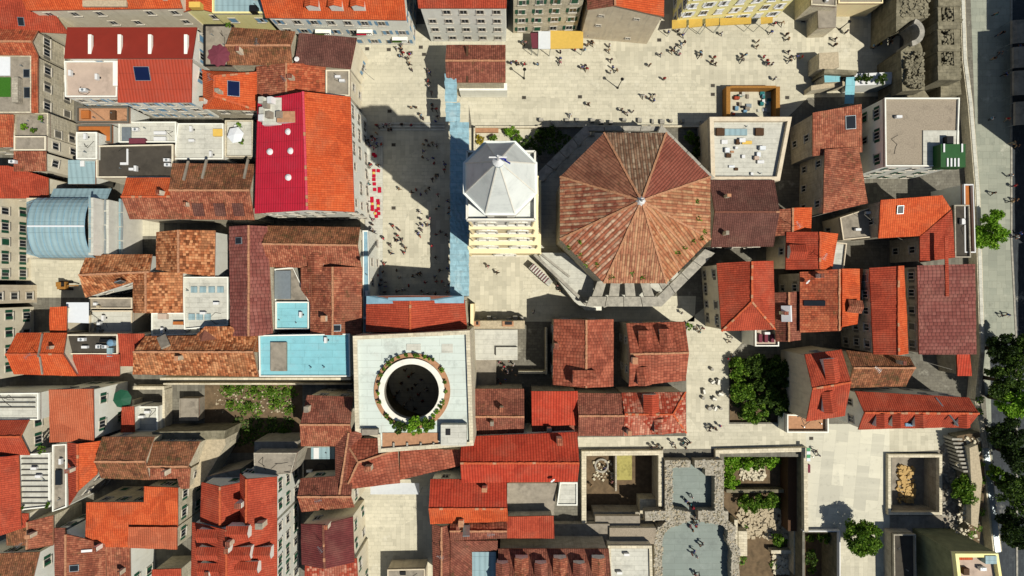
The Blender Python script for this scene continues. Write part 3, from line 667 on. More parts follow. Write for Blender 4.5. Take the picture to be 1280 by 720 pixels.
# centre south
h37 = house('house', 'western of two brown gabled houses south of the cupola, with hipped corner', 'grey', [G((692,399),(767,399),(767,483),(691,481),9,1.9,'v','pat',733)], 'dark', chim=0)
dormer(h37,729,472,2.2,3.2,'pat'); chim(h37,695,432,.9,1.4)
h38 = house('house', 'eastern of two brown gabled houses south of the cupola, with shed dormers', 'grey', [G((783,404),(856,402),(857,476),(786,483),9,1.8,'h','pat',(443,441))], 'dark', chim=0)
for x,y in ((806,424),(832,422),(804,470)): dormer(h38,x,y,1.9,2.6,'pat',1.3)
chim(h38,792,450,1.0,1.2)
h = house('house', 'brown roof against the east wall of the round opening hall', 'grey', [G((592,486),(655,486),(655,541),(592,544),8,1.4,'h','rb',521)], None); chim(h,627,510); 
h = house('house', 'plain bright red roof in the row below the brown gabled houses', 'grey', [P([(664,489,9),(722,489,9),(723,532,8),(665,532,8)],'red'),P([(665,532,7.6),(723,532,7.6),(723,545,7.2),(665,545,7.2)],'rb')], None); chim(h,686,536,.9,1.6)
h = house('house', 'dull brown roof between the bright red and the speckled red roofs', 'grey', [G((721,491),(779,492),(779,545),(723,545),8.2,1.3,'h','rb',520)], None, chim=0)
h = house('house', 'speckled red hipped roof with two dormers facing the stone fragments square', 'beige', [G((777,491),(857,490),(858,541),(780,545),8.2,1.5,'h','spk',518,(0,.25))], None, chim=0)
dormer(h,813,505,2.2,3,'or2'); dormer(h,825,532,1.8,2.2,'spk'); chim(h,785,539)
h = house('house', 'big bright red ribbed roof just below the row of brown roofs', 'white', [G((577,546),(722,540),(722,602),(577,604),10,2.0,'h',('red','red'),579)], None, chim=0); chim(h,699,550,1.1,1.3); dish(h,690,598)
h = house('house', 'smaller bright red roof with pale chimneys, lower centre', 'white', [G((538,599),(633,599),(635,652),(538,655),9,1.7,'h',('red','or'),636)], 'plain', chim=0); chim(h,606,609,.8,1.4); chim(h,577,651,1.0,1.2); slab_on(h,600,654,6,.3,.2,'whitep','gutter')
h42 = house('house', 'L shaped brown roof with glazed hip and red wing, bottom centre', 'grey',
  [G((540,655),(562,656),(563,740),(541,740),8,.9,'v','rb',552), G((563,655),(634,652),(634,673),(563,676),8.2,.8,'h',('pat','rb'),664), P([(633,646,8.6),(692,645,8.6),(693,673,7.8),(633,673,7.8)],'or2'), P([(563,676,8.2),(622,676,8.2),(622,688,7.8),(590,690,7.8),(590,740,7.8),(563,740,8.2)],'rb'), P([(590,690,7.7),(620,690,7.7),(620,740,7.0),(590,740,7.0)],'sheet')], None)
slab_on(h42,583,664,1.1,2.0,.2,'steel','skylight')
h = house('house', 'brown roof with five shed dormers at the bottom edge, lower centre', 'grey', [G((623,686),(761,686),(763,790),(623,790),8,2.6,'h','rb',740)], None, chim=0)
for x in (652,700,748): dormer(h,x,708,2.0,3.0,'oldr',1.3)
for x in (628,676,724): dormer(h,x,712,1.8,2.4,'rb',1.2)
h = house('terrace_house', 'cream flat terrace beside the grey roofless hall, bottom edge', 'cream', [Fl([(760,682),(815,682),(817,770),(762,770)],4.0,'wflat',.4,'stone',.5)], None)
h = house('house', 'pale square terrace block at the right end of the big ribbed red roof', 'white', [Fl([(700,603),(722,603),(722,632),(696,632)],6.5,'wflat',.3)], None)
h = house('house', 'shaded mossy lean-to roof below the big ribbed red roof', 'beige', [P([(634,604,6),(696,604,6),(692,644,5),(634,644,5)],'conc')], None)
h = house('house', 'brown roof beside the west wall of the round opening hall', 'stone', [G((384,494),(441,496),(442,558),(376,558),9,1.5,'h',('rb','oldr'),531)], 'dark', chim=0); chim(h,386,510,.9,1.2)
h44 = house('house', 'brown and salmon hipped roofs hugging the south wall of the round opening hall', 'cream',
  [G((419,540),(455,537),(428,615),(419,615),9,1.1,'v','rb',436), G((430,548),(500,548),(500,604),(432,612),9.1,1.6,'h','pat',(585,562),(.3,0)), P([(500,562,9.6),(576,562,9.6),(575,582,8.6),(500,600,8.2)],'pat')], 'plain', chim=0)
chim(h44,463,582,1.0,1.9)
h = house('house', 'brown roof with ridge running left to right above the small yellowish square', 'cream', [G((376,598),(441,594),(443,634),(377,640),9,1.4,'h',('rb','oldr'),621)], 'green')
h = house('house', 'plum coloured gable west of the small yellowish square', 'cream', [G((376,655),(441,646),(443,703),(377,706),9.8,1.5,'v','purp',(404,406))], 'green', dens=1.2); chim(h,411,655,.7,1.4)
h = house('house', 'speckled red roof at the bottom edge beneath the plum gable', 'cream', [P([(381,707,9.6),(446,698,9.6),(449,760,8.8),(380,760,8.8)],'spk')], 'green', chim=0)
h = house('house', 'low beige building cut by the bottom edge of the small yellowish square', 'beige', [Fl([(484,712),(531,711),(531,760),(484,760)],4.0,'conc',.3)], None); rbox(h,500,715,507,719,.3,'black','hatch')
h = house('house', 'grey glazed light court between the two western brown roofs', 'grey', [Fl([(378,558),(420,558),(420,598),(378,598)],4.0,'dflat',.2)], None); slab_on(h,404,566,4.0,2.0,.2,'sheet','roof_light'); slab_on(h,396,566,.9,1.9,.3,'whitep','hatch')
h46 = house('entrance_hall', 'red roofed entrance hall with pale blue metal pediment at the square end', 'stone', [G((458,376),(581,375),(584,412),(457,415),13,1.7,'v','or2',513), P([(458,370,13.6),(513,369,15.0),(580,370,13.6),(580,379,13.6),(513,379,14.9),(458,380,13.6)],'leadblue')], None, chim=0)
slab_on(h46,512,372,5.5,1.1,.35,'leadblue','pediment_cap')
# west
h = house('house', 'long brown red gable running down beside the blue flat roofs', 'stone', [G((286,283),(334,283),(341,419),(288,420),11,1.4,'v','big',311)], None, chim=0); skylight(h,299,301)
h48 = house('house', 'complex old mossy roof with several hips along the west side of the sunken square', 'cream',
  [G((333,282),(450,284),(452,336),(336,334),10.2,1.6,'h',('old','oldr'),(305,307),(0,0)), G((388,334),(453,334),(452,418),(388,418),10.3,1.5,'v',('oldr','oldr'),416), P([(376,334,10.4),(389,334,11.2),(389,380,11.2),(376,362,10.2)],'oldr')], 'plain', chim=0)
dormer(h48,396,330,2.2,3,'oldr'); chim(h48,407,398,.9,1.2); skylight(h48,421,410,.9,1.1)
h = house('house', 'narrow pale gutter building with long slot roof above the café steps', 'white', [Fl([(453,288),(460,288),(463,418),(454,418)],8.6,'leadblue',.15)], 'plain')
h = house('house', 'small grey and blue roof well enclosed by the complex mossy roof', 'white', [Fl([(343,336),(366,334),(388,380),(388,412),(344,412)],8.6,'conc',.25), Fl([(344,377),(386,377),(386,412),(344,412)],9.0,'bflat',.35,'white')], None); slab_on(h,354,356,2.6,4.6,.3,'steel','roof_light')
h49 = house('house', 'flat sky blue roof with grey hatch beside the round opening hall', 'white', [Fl([(323,419),(437,417),(438,471),(324,471)],11.4,'bflat',.3)], None)
rbox(h49,338,428,358,464,.5,'conc','roof_hatch')
h = house('house', 'mottled gable with white firewall, left of the long brown red gable', 'white', [G((195,290),(269,288),(268,346),(195,337),10,1.8,'v','mot',223)], None, chim=0); rbox(h,268,290,285,346,.3,'white','firewall')
h51 = house('house', 'mottled twin gables around the white terraces, left side', 'white', [G((108,318),(190,318),(195,343),(107,372),9,1.4,'h','mot',(344,340)), G((166,341),(228,340),(228,391),(166,391),9.3,1.2,'v','mot',182)], 'plain'); skylight(h51,150,352)
h = house('house', 'white stepped terraces with glass rooflights beside the mottled twin gables', 'white', [Fl([(228,346),(285,346),(285,407),(230,412)],8.2,'wflat',.4), Fl([(189,391),(250,391),(250,418),(189,420)],7.4,'wflat',.4)], None)
for i in range(4): slab_on(h,243+i*11,362,1.0,1.0,.15,'sheet','roof_light'); 
for i in range(3): slab_on(h,240+i*10,396,1.0,1.0,.15,'sheet','roof_light')
rbox(h,197,392,208,399,.8,'pinkflat','box'); rbox(h,216,402,229,406,.8,'oflat','box')
h = house('house', 'long mottled roof with bent ridge above the overgrown courtyard', 'stone', [G((182,420),(323,419),(323,471),(166,468),10,1.6,'h','mot',440), P([(246,418,10),(256,408,10.6),(288,408,11.4),(323,421,10),(323,440,11.5),(246,440,11.5)],'mot')], None); slab_on(h,205,428,1.4,2.6,.3,'conc','roof_hatch',.6)
h = house('house', 'orange and salmon two slope roof right of the blue covered vault', 'beige', [G((158,222),(216,222),(225,274),(162,274),9,1.4,'h',('or','oldr'),246)], None, chim=0); chim(h,204,242)
h = house('house', 'old mossy roof with pale ridge walls left of the crimson slope', 'stone', [G((215,204),(319,205),(318,275),(224,274),9.6,1.6,'h',('old','oldr'),238)], None, chim=0)
for x,y in ((233,214),(256,212),(308,212)): slab_on(h,x,y,.35,3.6,.25,'conc','ridge_wall')
for x in (248,275,298): slab_on(h,x,262,1.8,2.2,.06,'db','tile_patch')
chim(h,235,256,.6,1)
h = house('house', 'dark felt flat roof with pale rim and bent pipe, left side', 'cream', [Fl([(120,182),(216,180),(216,222),(120,222)],7.2,'dflat',.4)], None); q = hit(150,205,h.p)
rbox(h,150,203,158,206,.3,'whitep','pipe'); rbox(h,158,186,160,206,.2,'whitep','pipe'); acunit(h,211,201); acunit(h,212,207)
h = house('house', 'small white flat roof with pale blue glazed lean-to, left side', 'white', [Fl([(95,165),(121,165),(121,199),(95,199)],8,'wflat',.2), P([(85,200,6.2),(119,200,6.2),(119,230,5.4),(85,230,5.4)],'sheet')], None); rbox(h,100,201,105,208,.3,'whitep','hatch')
h = house('house', 'ochre decked roof terraces with dark planters under the white windowed front', 'white', [Fl([(95,133),(160,133),(160,153),(95,153)],6.2,'brickflat',.5,'sgrey'), Fl([(95,156),(139,156),(139,178),(122,178),(95,164)],5.6,'oflat',.4,'sgrey')], None); rbox(h,101,138,111,148,.6,'oflat','planter'); rbox(h,137,138,144,149,.5,'dwood','table')
h = house('house', 'white paved terraces below the dull red sheeted house', 'white', [Fl([(148,152),(220,152),(220,178),(148,178)],5.2,'wflat',.4), Fl([(222,154),(279,154),(279,199),(217,199)],6.4,'wflat',.4)], None)
rbox(h,152,159,163,176,.4,'steel','bench'); rbox(h,192,164,207,168,.6,'whitep','table'); rbox(h,192,171,207,176,.6,'whitep','table'); rbox(h,161,173,181,180,.8,'maroon','awning'); rbox(h,266,161,278,170,.5,'canvasy','mat'); acunit(h,172,163)
h = house('house', 'small terraced house with folded railings beside the hexagonal white parasol', 'stone', [Fl([(281,150),(316,150),(316,196),(281,196)],5.8,'wflat',.4)], None)
h = house('house', 'red and brown stepped roofs at the left edge above the blue vault', 'cream', [P([(17,189,9.2),(57,189,9.2),(57,214,8.4),(17,214,8.4)],'oldr'), P([(-40,207,8.2),(10,207,8.2),(60,222,8),(60,248,7.2),(-40,248,7.2)],'or2'), Fl([(17,170),(57,170),(57,188),(17,188)],8.6,'conc',.2)], 'plain', dens=1.2); acunit(h,19,203); chim(h,45,215)
house('apartment_house', 'tall cream house with green shutters at the left edge, beside the blue vault', 'cream', [G((-130,226),(-27,226),(-27,352),(-130,352),12,1.5,'v','or',-60)], 'green', dens=1.3)
house('apartment_house', 'tall cream house with green shutters at the left edge, beside the orange gabled house', 'cream', [G((-130,384),(-22,384),(-22,480),(-130,480),12,1.5,'v','or',-60)], 'green', dens=1.3)
house('apartment_house', 'plain beige house at the left edge between the two green shuttered houses', 'beige', [G((-130,354),(-12,354),(-12,382),(-130,382),11,1.2,'h','or',366)], 'dark', dens=1.0)
h59 = house('house', 'vivid orange gabled house with grey roof deck, middle of the left edge', 'cream', [G((21,416),(83,416),(96,470),(17,468),10,1.5,'h','or',443), P([(62,384,9.6),(83,383,9.6),(83,416,9.0),(62,416,9.0)],'or'), Fl([(82,418),(147,418),(147,443),(82,443)],9.4,'dflat',.4), P([(91,443,9.9),(149,443,9.9),(149,470,9),(91,470,9)],'or2'), P([(147,417,9.8),(180,417,9.8),(180,458,9),(147,458,9)],'or2')], 'green', dens=1.1)
slab_on(h59,51,432,.25,4.2,.2,'conc','ridge_wall',.2); slab_on(h59,52,456,.25,3.6,.2,'conc','ridge_wall',-.2); chim(h59,66,434,.5,.9); acunit(h59,127,433); acunit(h59,133,433); acunit(h59,105,424); rbox(h59,124,424,142,428,.8,'black','tank')
q,n,p = hit(143,428,h59.p); mb = MB(); mb.cyl(q,.55,1.2,'leadblue',12); mb.cyl(q+Vector((0,0,1.2)),.55,.2,'sblue',12,.3); mb.build('water_tank',p.obj); slab_on(h59,139,440,.9,1.4,.4,'sheet','hatch'); dish(h59,85,447)
h = house('house', 'sheltered pale courtyard house above the orange gabled house', 'beige', [Fl([(111,372),(165,372),(165,386),(111,386)],6.4,'conc',.4), Fl([(111,388),(165,388),(165,416),(111,416)],5.0,'wflat',.4)], None)
for i in range(9): rbox(h, *(lambda x,y:(x,y,x+R.uniform(2,5),y+R.uniform(2,5)))(R.uniform(113,124),R.uniform(374,412)), R.uniform(.3,1), R.choice(('rubble','dwood','whitep','sgrey')), 'box')
# lower left
h61 = house('house', 'salmon ribbed roof with white east front and green shutters, lower left', 'white', [P([(61,487,10.4),(116,486,10.4),(117,551,9.6),(62,553,9.6)],'pinkor')], 'green', dens=1.1)
h = house('house', 'white stepped terraces with railings at the left edge, above the red roofs', 'white', [Fl([(-40,492),(48,491),(48,525),(-40,525)],8.4,'wflat',.4)], None)
for y in (497,503,509): slab_on(h,18,y,7,.12,.3,'sgrey','railing')
house('house', 'dull red roof beneath the white stepped terraces at left edge', 'cream', [G((-60,526),(36,525),(37,569),(-60,569),9.2,1.4,'h','or2',546)], 'green')
h = house('house', 'small orange roof beside the striped parasol yard, lower left', 'white', [P([(152,509,6.6),(167,508,6.6),(168,540,6),(151,541,6)],'or2'), Fl([(169,508),(197,508),(197,540),(169,540)],4,'wflat',.3)], None)
h = house('house', 'grey roof slab beside the overgrown courtyard, lower left', 'conc', [Fl([(224,498),(248,498),(248,526),(224,526)],2.4,'conc',.15)], None)
house('house', 'long dull red roof along the lower left edge beside the white slatted terrace', 'cream', [G((-60,569),(23,569),(26,660),(-60,660),9.6,1.5,'v','or2',-14), P([(-30,640,9.5),(35,642,9.2),(35,658,8.8),(-30,680,8.8)],'or2')], None)
h = house('house', 'white slatted sun terrace with pale furniture, lower left', 'white', [Fl([(24,568),(62,566),(62,634),(24,638)],8.6,'wflat',.4)], None)
h_slat = h
for i in range(9): slab_on(h,42,573+i*7,4.8,.1,.25,'sgrey','slat')
house('house', 'orange narrow gable beside the white slatted sun terrace', 'grey', [G((84,553),(126,551),(121,593),(86,632),9.4,1.2,'v',('or2','or'),97)], 'grey')
h = house('house', 'grey windowed strip wall building between white terrace and orange narrow gable', 'white', [Fl([(65,556),(83,555),(83,634),(65,640)],8.0,'conc',.3)], None); slab_on(h,75,596,.9,2.4,.5,'glass','roof_light')
h65 = house('house', 'western mossy brown roof of a stepped pair, lower left', 'stone', [G((128,546),(193,546),(186,600),(126,598),9.8,1.4,'h','old',577)], 'plain'); chim(h65,122,600)
h = house('house', 'eastern mossy brown roof of a stepped pair beside the dark vegetation', 'stone', [G((191,552),(250,552),(238,586),(187,586),9.4,1.0,'h','old',583), P([(186,585,9.4),(238,585,9.4),(236,611,8.6),(224,611,8.6),(222,598,9),(186,600,9)],'oldr')], 'plain'); chim(h,196,603)
h66 = house('house', 'large vivid orange patched roof with shuttered east front, lower left', 'stone', [P([(108,628,9.8),(181,628,9.8),(181,684,8.8),(106,684,8.8)],'or'), P([(180,608,10.2),(222,610,10),(222,660,9.2),(180,660,9.2)],'or'), P([(160,659,9.9),(221,659,9.7),(221,687,9.2),(160,685,9.2)],'pinkor')], 'green', dens=1.2)
h = house('house', 'old red roof below the large vivid orange patched roof', 'white', [G((81,661),(132,680),(132,740),(81,740),8.8,1.0,'v','oldr',82), P([(132,680,8.8),(162,680,8.6),(163,750,8),(132,750,8)],'oldr'), P([(68,660,7.8),(82,660,8.3),(82,740,8),(68,740,7.6)],'rb')], 'green'); chim(h,126,682); chim(h,155,712); slab_on(h,109,688,.4,1.6,.2,'whitep','vent_pipe'); skylight(h,93,710)
house('house', 'small old brown roofs clustered beneath the white slatted terrace', 'stone', [G((36,650),(66,644),(66,682),(33,683),8,1.0,'v',('rb','oldr'),34), P([(8,660,8),(34,658,8),(32,682,7.4),(8,682,7.4)],'old')], None)
house('house', 'mossy corner roof at the bottom left corner', 'white', [G((-40,694),(49,690),(49,760),(-40,760),8.4,1.6,'h',('old','oldr'),738)], 'green')
h68 = house('terraced_house', 'steep stacked red roofs with many dormers above shuttered east front, bottom left', 'white',
  [G((252,603),(301,603),(301,652),(250,652),11.6,1.7,'v',('or2','or2'),275), G((300,592),(346,596),(346,652),(300,652),12,1.8,'v',('or2','or2'),308), G((240,653),(346,652),(346,760),(238,760),12,2.6,'v',('or2','or2'),283)], 'green', dens=1.3, chim=0)
for x,y in ((262,668),(262,690),(264,710)): dormer(h68,x,y,1.8,3.0,'or2',1.7)
for x,y in ((300,664),(303,690),(312,708),(328,690)): dormer(h68,x,y,1.8,3.0,'or2',1.7)
chim(h68,303,628,1,1.6); chim(h68,290,676,.8,1.4); chim(h68,288,684,.8,1.4); chim(h68,329,653,1.1,1.6); chim(h68,264,713,.8,1.4)
house('house', 'grey flat roof at the top of the stacked red roofs', 'grey', [Fl([(317,566),(371,566),(364,592),(318,597)],10.4,'conc',.1)], None)
house('house', 'grey lean-to roof wedged left of the stacked red roofs', 'grey', [P([(258,596,8),(300,586,8),(300,602,7.6),(262,604,7.6)],'conc')], None)
h = house('house', 'low red roof peeping under the shuttered fronts at the bottom edge', 'stone', [P([(190,712,6.4),(226,711,6.4),(226,750,6),(188,750,6)],'or2')], None)
# ------------------------------------------------------------------ the octagonal cupola with its ring of columns
def ngon(cx, cy, r, n, a0): return [(cx+r*cos(a0+2*pi*i/n), cy+r*sin(a0+2*pi*i/n)) for i in range(n)]
OC = W(794, 260, 18); OX, OY = OC.x, OC.y
AP = 11.25; RO = AP/cos(pi/8); A0 = pi/8
oct_ = root('octagonal_church', 'great octagonal stone building under a patchwork conical tile roof', 'church', (OX, OY, 0))
mb = MB(); mb.prism(ngon(OX, OY, RO-.5, 8, A0), 0, 17.85, 'stone'); mb.prism(ngon(OX, OY, RO-.2, 8, A0), 17.2, 17.8, 'ringstone'); mb.build('wall', oct_)
V = [Vector((x, y, 18)) for x, y in ngon(OX, OY, RO, 8, A0)]; AX = W(802, 251, 24.4)
fm = ['oNE','oN','oNW','oW','oSW','oS','oSE','oE']
for i in range(8):
    p = Piece(); a, b = V[i], V[(i+1)%8]
    p.faces = [([a, b, AX], fm[i])]; p.ridges = [(a, AX)]; p.rm = 'ridge'; p.flat = False; p.tile = fm[i]; p.obj = roof_mesh(p).build('roof_facet', oct_); p.obj['label'] = {0:'even red tiles',1:'dark tiles with pale flecks',2:'dull brown tiles',3:'banded dark and pale tiles',4:'boldly striped tiles with grass tufts',5:'worn pink tiles, pale at the eave',6:'tiles with heavy mortar ribs',7:'pinkish tiles with pale lines'}[i]
mb = MB()
for t, k in ((.3, 6), (.62, 6)):
    mb.bar(V[6].lerp(V[7], t)+Vector((0,0,.06)), AX, .24, 'ridge', .16)
mb.build('ridge_rib', oct_)
mb = MB(); mb.cyl(AX-Vector((0,0,.5)), .75, .7, 'whitep', 12, .35); mb.cyl(AX+Vector((0,0,.2)), .22, .8, 'whitep', 10, .1); mb.bar(AX+Vector((0,0,1)), AX+Vector((0,0,2)), .08, 'steel'); mb.build('finial', oct_)
def tufts(pts, r, n, m, sz=.16):
    mb = MB()
    for c in pts:
        for k in range(n):
            d = Vector((R.gauss(0, r*.5), R.gauss(0, r*.5), abs(R.gauss(0, r*.25)))); q = c+d; a = Vector((R.uniform(-1,1), R.uniform(-1,1), R.uniform(-.3,1))).normalized(); b = a.cross(Vector((R.uniform(-1,1), R.uniform(-1,1), R.uniform(-1,1)))).normalized()
            s = sz*R.uniform(.6, 1.5); mb.face([q-a*s, q+b*s*.7, q+a*s, q-b*s*.7], m)
    return mb
tp = []
for px, py in ((725,302),(726,320),(747,330),(712,309),(765,345),(790,342),(803,346),(866,301),(872,273),(877,297),(871,252),(846,316),(854,309),(880,290),(733,330)):
    o = Vector((0,0,H)); d = W(px, py, 0)-o
    for i in range(8):
        a, b = V[i], V[(i+1)%8]; n = (b-a).cross(AX-a); t = n.dot(a-o)/n.dot(d); q = o+d*t
        if (b.x-a.x)*(q.y-a.y)-(b.y-a.y)*(q.x-a.x) >= 0 and (AX.x-b.x)*(q.y-b.y)-(AX.y-b.y)*(q.x-b.x) >= 0 and (a.x-AX.x)*(q.y-AX.y)-(a.y-AX.y)*(q.x-AX.x) >= 0: tp.append(q)
tag(tufts(tp, .45, 26, 'leafm', .14).build('grass'), None, None, kind='stuff')
ring = root('colonnade_ring', 'ring of columns and weathered grey slabs around the octagonal church', 'colonnade', (OX, OY, 0))
RI, RX, ZR = 13.4/cos(pi/8), 15.0/cos(pi/8), 7.6
pi_, po_ = ngon(OX, OY, RI, 8, A0), ngon(OX, OY, RX, 8, A0)
NAMES = {0:'ne',1:'n',2:'nw',4:'sw',5:'s',6:'se'}
for i in NAMES:
    j = (i+1) % 8; mb = MB()
    ZR = 7.6 if i != 1 else 6.4
    if i == 4:
        continue
    N = 4
    for k in range(N):
        t0, t1 = k/N+(.004 if k else 0), (k+1)/N-(.004 if k < N-1 else 0)
        def lp(P, t): return (P[i][0]*(1-t)+P[j][0]*t, P[i][1]*(1-t)+P[j][1]*t)
        dz = R.uniform(-.05, .05)
        pj = pi_ if i != 1 else [tuple(np_) for np_ in ngon(OX, OY, RI+.9, 8, A0)]; mb.prism([lp(pj, t0), lp(pj, t1), lp(po_, t1), lp(po_, t0)], ZR-.9+dz, ZR+dz, 'ringstone')
    mb.build('entablature', ring)
    for k in range(4):
        t = (k+.5)/4; pj = pi_ if i != 1 else ngon(OX, OY, RI+1.3, 8, A0); rm = (RI+RX)/2*cos(pi/8); q = (Vector((*lp(pj, t),0))+Vector((*lp(po_, t),0)))/2
        c = MB(); c.box((q.x, q.y, 1.4), (1.0,1.0,.35), 'ringstone'); hc = 4.4 if i != 1 else 3.3; c.cyl((q.x, q.y, 1.7), .38, hc, 'palestone', 12, .33); c.cyl((q.x, q.y, 1.65+hc), .33, .6, 'palestone', 12, .5); c.build('column', ring)
pod = ngon(OX, OY, RX, 8, A0)
mb = MB(); mb.prism(pod, 0, 1.4, 'stone', 'wflat'); mb.build('podium', ring)
# radial slabs across the southern walk
for i, ts in ((5, (.02,.27,.52,.80)), (6, (.12,))):
    j = (i+1) % 8; dr = ngon(OX, OY, RO-.4, 8, A0)
    for t in ts:
        def lq(P, t): return Vector((P[i][0]*(1-t)+P[j][0]*t, P[i][1]*(1-t)+P[j][1]*t, 0))
        a, b, c, d = lq(dr, t), lq(dr, t+.17), lq(pi_, t+.16), lq(pi_, t+.01)
        mb = MB(); mb.prism([(v.x, v.y) for v in (a, b, c, d)], ZR-.8, ZR-.25, 'ringstone'); mb.build('slab', ring)
# entrance stairs on the south west side
st = root('entrance_stairs', 'pale entrance stair with parapets on the south west of the octagonal church', 'stairs', (*pi_[4], 0))
def pw(pts, z): return [(W(x, y, z).x, W(x, y, z).y) for x, y in pts]
mb = MB(); mb.prism(pw([(671,316),(706,316),(742,350),(742,388),(732,388),(718,377)], 4.2), 1.5, 4.2, 'stone', 'wflat'); mb.build('landing', st)
for a, b, w in (((668,318),(733,380),.5), ((676,317),(712,346),.35), ((745,352),(757,384),.6)):
    p, q = W(*a, 5.1), W(*b, 5.1); mb = MB(); mb.bar(p-Vector((0,0,.5)), q-Vector((0,0,.5)), w, 'ringstone', 1.0); mb.build('parapet', st)
mb = MB(); mb.prism(pw([(740,376),(752,376),(752,388),(740,388)], 4.0), 0, 4.0, 'palestone'); mb.build('pier', st)
for k in range(8):
    a = W(667+k*2.6, 331+k*2.7, .2+.0); mb = MB(); mb.bar(W(668+k*2.6, 330+k*2.5, 2.2-.25*k*0), W(662.5+k*2.6, 336+k*2.5, 2.2), .14, 'maroon' , .1); mb.build('rail', st)
mb = MB(); mb.prism(pw([(661,335),(667,329),(691,352),(686,358)], 2.1), 0, 2.1, 'stone', 'wflat'); mb.build('steps', st)

# ------------------------------------------------------------------ bell tower
TB = Vector((-1.25, 11.6, 0)); tw = root('bell_tower', 'tall pale stone bell tower with grey octagonal spire and cross', 'tower', TB)
def sq(h, c=TB): return [(c.x-h, c.y-h), (c.x+h, c.y-h), (c.x+h, c.y+h), (c.x-h, c.y+h)]
tiers = [(0, 9, 5.9, 'goldstone'), (9, 18, 5.1, 'goldstone'), (18, 26, 4.5, 'goldstone'), (26, 34, 4.1, 'goldstone'), (34, 41.4, 3.75, 'palestone')]
for z0, z1, hw, m in tiers:
    mb = MB(); mb.prism(sq(hw), z0, z1-.3, m); mb.prism(sq(hw+.07), z1-.3, z1, 'goldstone')
    mb.prism(sq(hw+.14), z0+.02, z0+.4, 'palestone')
    for sx in (-1, 1):
        for sy in (-1, 1): mb.cyl((TB.x+sx*hw, TB.y+sy*hw, z0), .16, z1-z0-.3, 'goldstone', 10)
    mb.build('tier', tw)
    for k in range(4):
        ca, sa = cos(k*pi/2), sin(k*pi/2)
        for t in ((-.5,.5) if z0 else (0,)):
            mb = MB(); n = 8; wv = hw*.32; zb, zs = z0+1.5, z0+(z1-z0)*.62
            pts = [(t*hw-wv, zb), (t*hw+wv, zb)]+[(t*hw+wv*cos(pi*i/n), zs+wv*sin(pi*i/n)) for i in range(n+1)]
            def T(u, v, d): x, y = u, -(hw+d); return Vector((TB.x+x*ca-y*sa, TB.y+x*sa+y*ca, v))
            mb.face([T(u, v, .02) for u, v in pts], 'glass')  # flat dark panel painted for the shade inside the open arch
            for i in range(len(pts)): mb.bar(T(*pts[i], .06), T(*pts[(i+1)%len(pts)], .06), .22, 'palestone', .22)
            mb.bar(T(t*hw, zb, .1), T(t*hw, zs+wv, .1), .2, 'palestone'); mb.build('arch_opening', tw)
mb = MB(); mb.prism(sq(3.95), 41.4, 42.0, 'palestone', 'lead')
for k in range(4):
    a, b = sq(3.85)[k], sq(3.85)[(k+1)%4]; mb.bar((*a, 42.45), (*b, 42.45), .22, 'palestone', .9)
mb.build('cornice', tw)
ro = 3.6/cos(pi/8)
mb = MB(); mb.prism(ngon(TB.x, TB.y, ro, 8, pi/8), 41.9, 47.6, 'palestone'); mb.build('drum', tw)
for i in range(8):
    a = i*pi/4; c, s_ = cos(a), sin(a); mb = MB()
    def T(u, v, d): return Vector((TB.x+(3.6+d)*c-u*s_, TB.y+(3.6+d)*s_+u*c, v))
    mb.face([T(-.7,43,.02),T(.7,43,.02),T(.7,45.6,.02),T(.45,46.3,.02),T(0,46.6,.02),T(-.45,46.3,.02),T(-.7,45.6,.02)], 'glass'); mb.build('arch_opening', tw)  # drum openings: dark panels in place of shaded holes
mb = MB(); mb.prism(ngon(TB.x, TB.y, ro+.35, 8, pi/8), 47.5, 48.0, 'palestone', 'lead')
e = [Vector((x, y, 48.02)) for x, y in ngon(TB.x, TB.y, ro+.1, 8, pi/8)]; ap = Vector((TB.x, TB.y, 57.6))
for i in range(8):
    mb.face([e[i], e[(i+1)%8], ap], 'lead'); mb.bar(e[i], ap, .12, 'palestone')
mb.build('spire', tw)
mb = MB(); mb.cyl(ap-Vector((0,0,.6)), .5, .5, 'leadblue', 12, .55); mb.cyl(ap, .55, .5, 'whitep', 12, .1); mb.bar(ap, ap+Vector((0,0,2.6)), .12, 'whitep'); mb.bar(ap+Vector((-.8,0,1.8)), ap+Vector((.8,0,1.8)), .12, 'whitep')
mb.build('cross', tw)
mb = MB()
for k, (x0, y0, x1, y1, zz) in enumerate(((.1,.1,.75,-.05,1.5),(.55,-.1,1.1,-.35,1.3))): mb.face([ap+Vector((x0,y0,zz)), ap+Vector((x1,y1,zz-.1)), ap+Vector((x1,y1-.1,zz-.5)), ap+Vector((x0,y0-.05,zz-.45))], 'purplep')
mb.build('flag', tw)
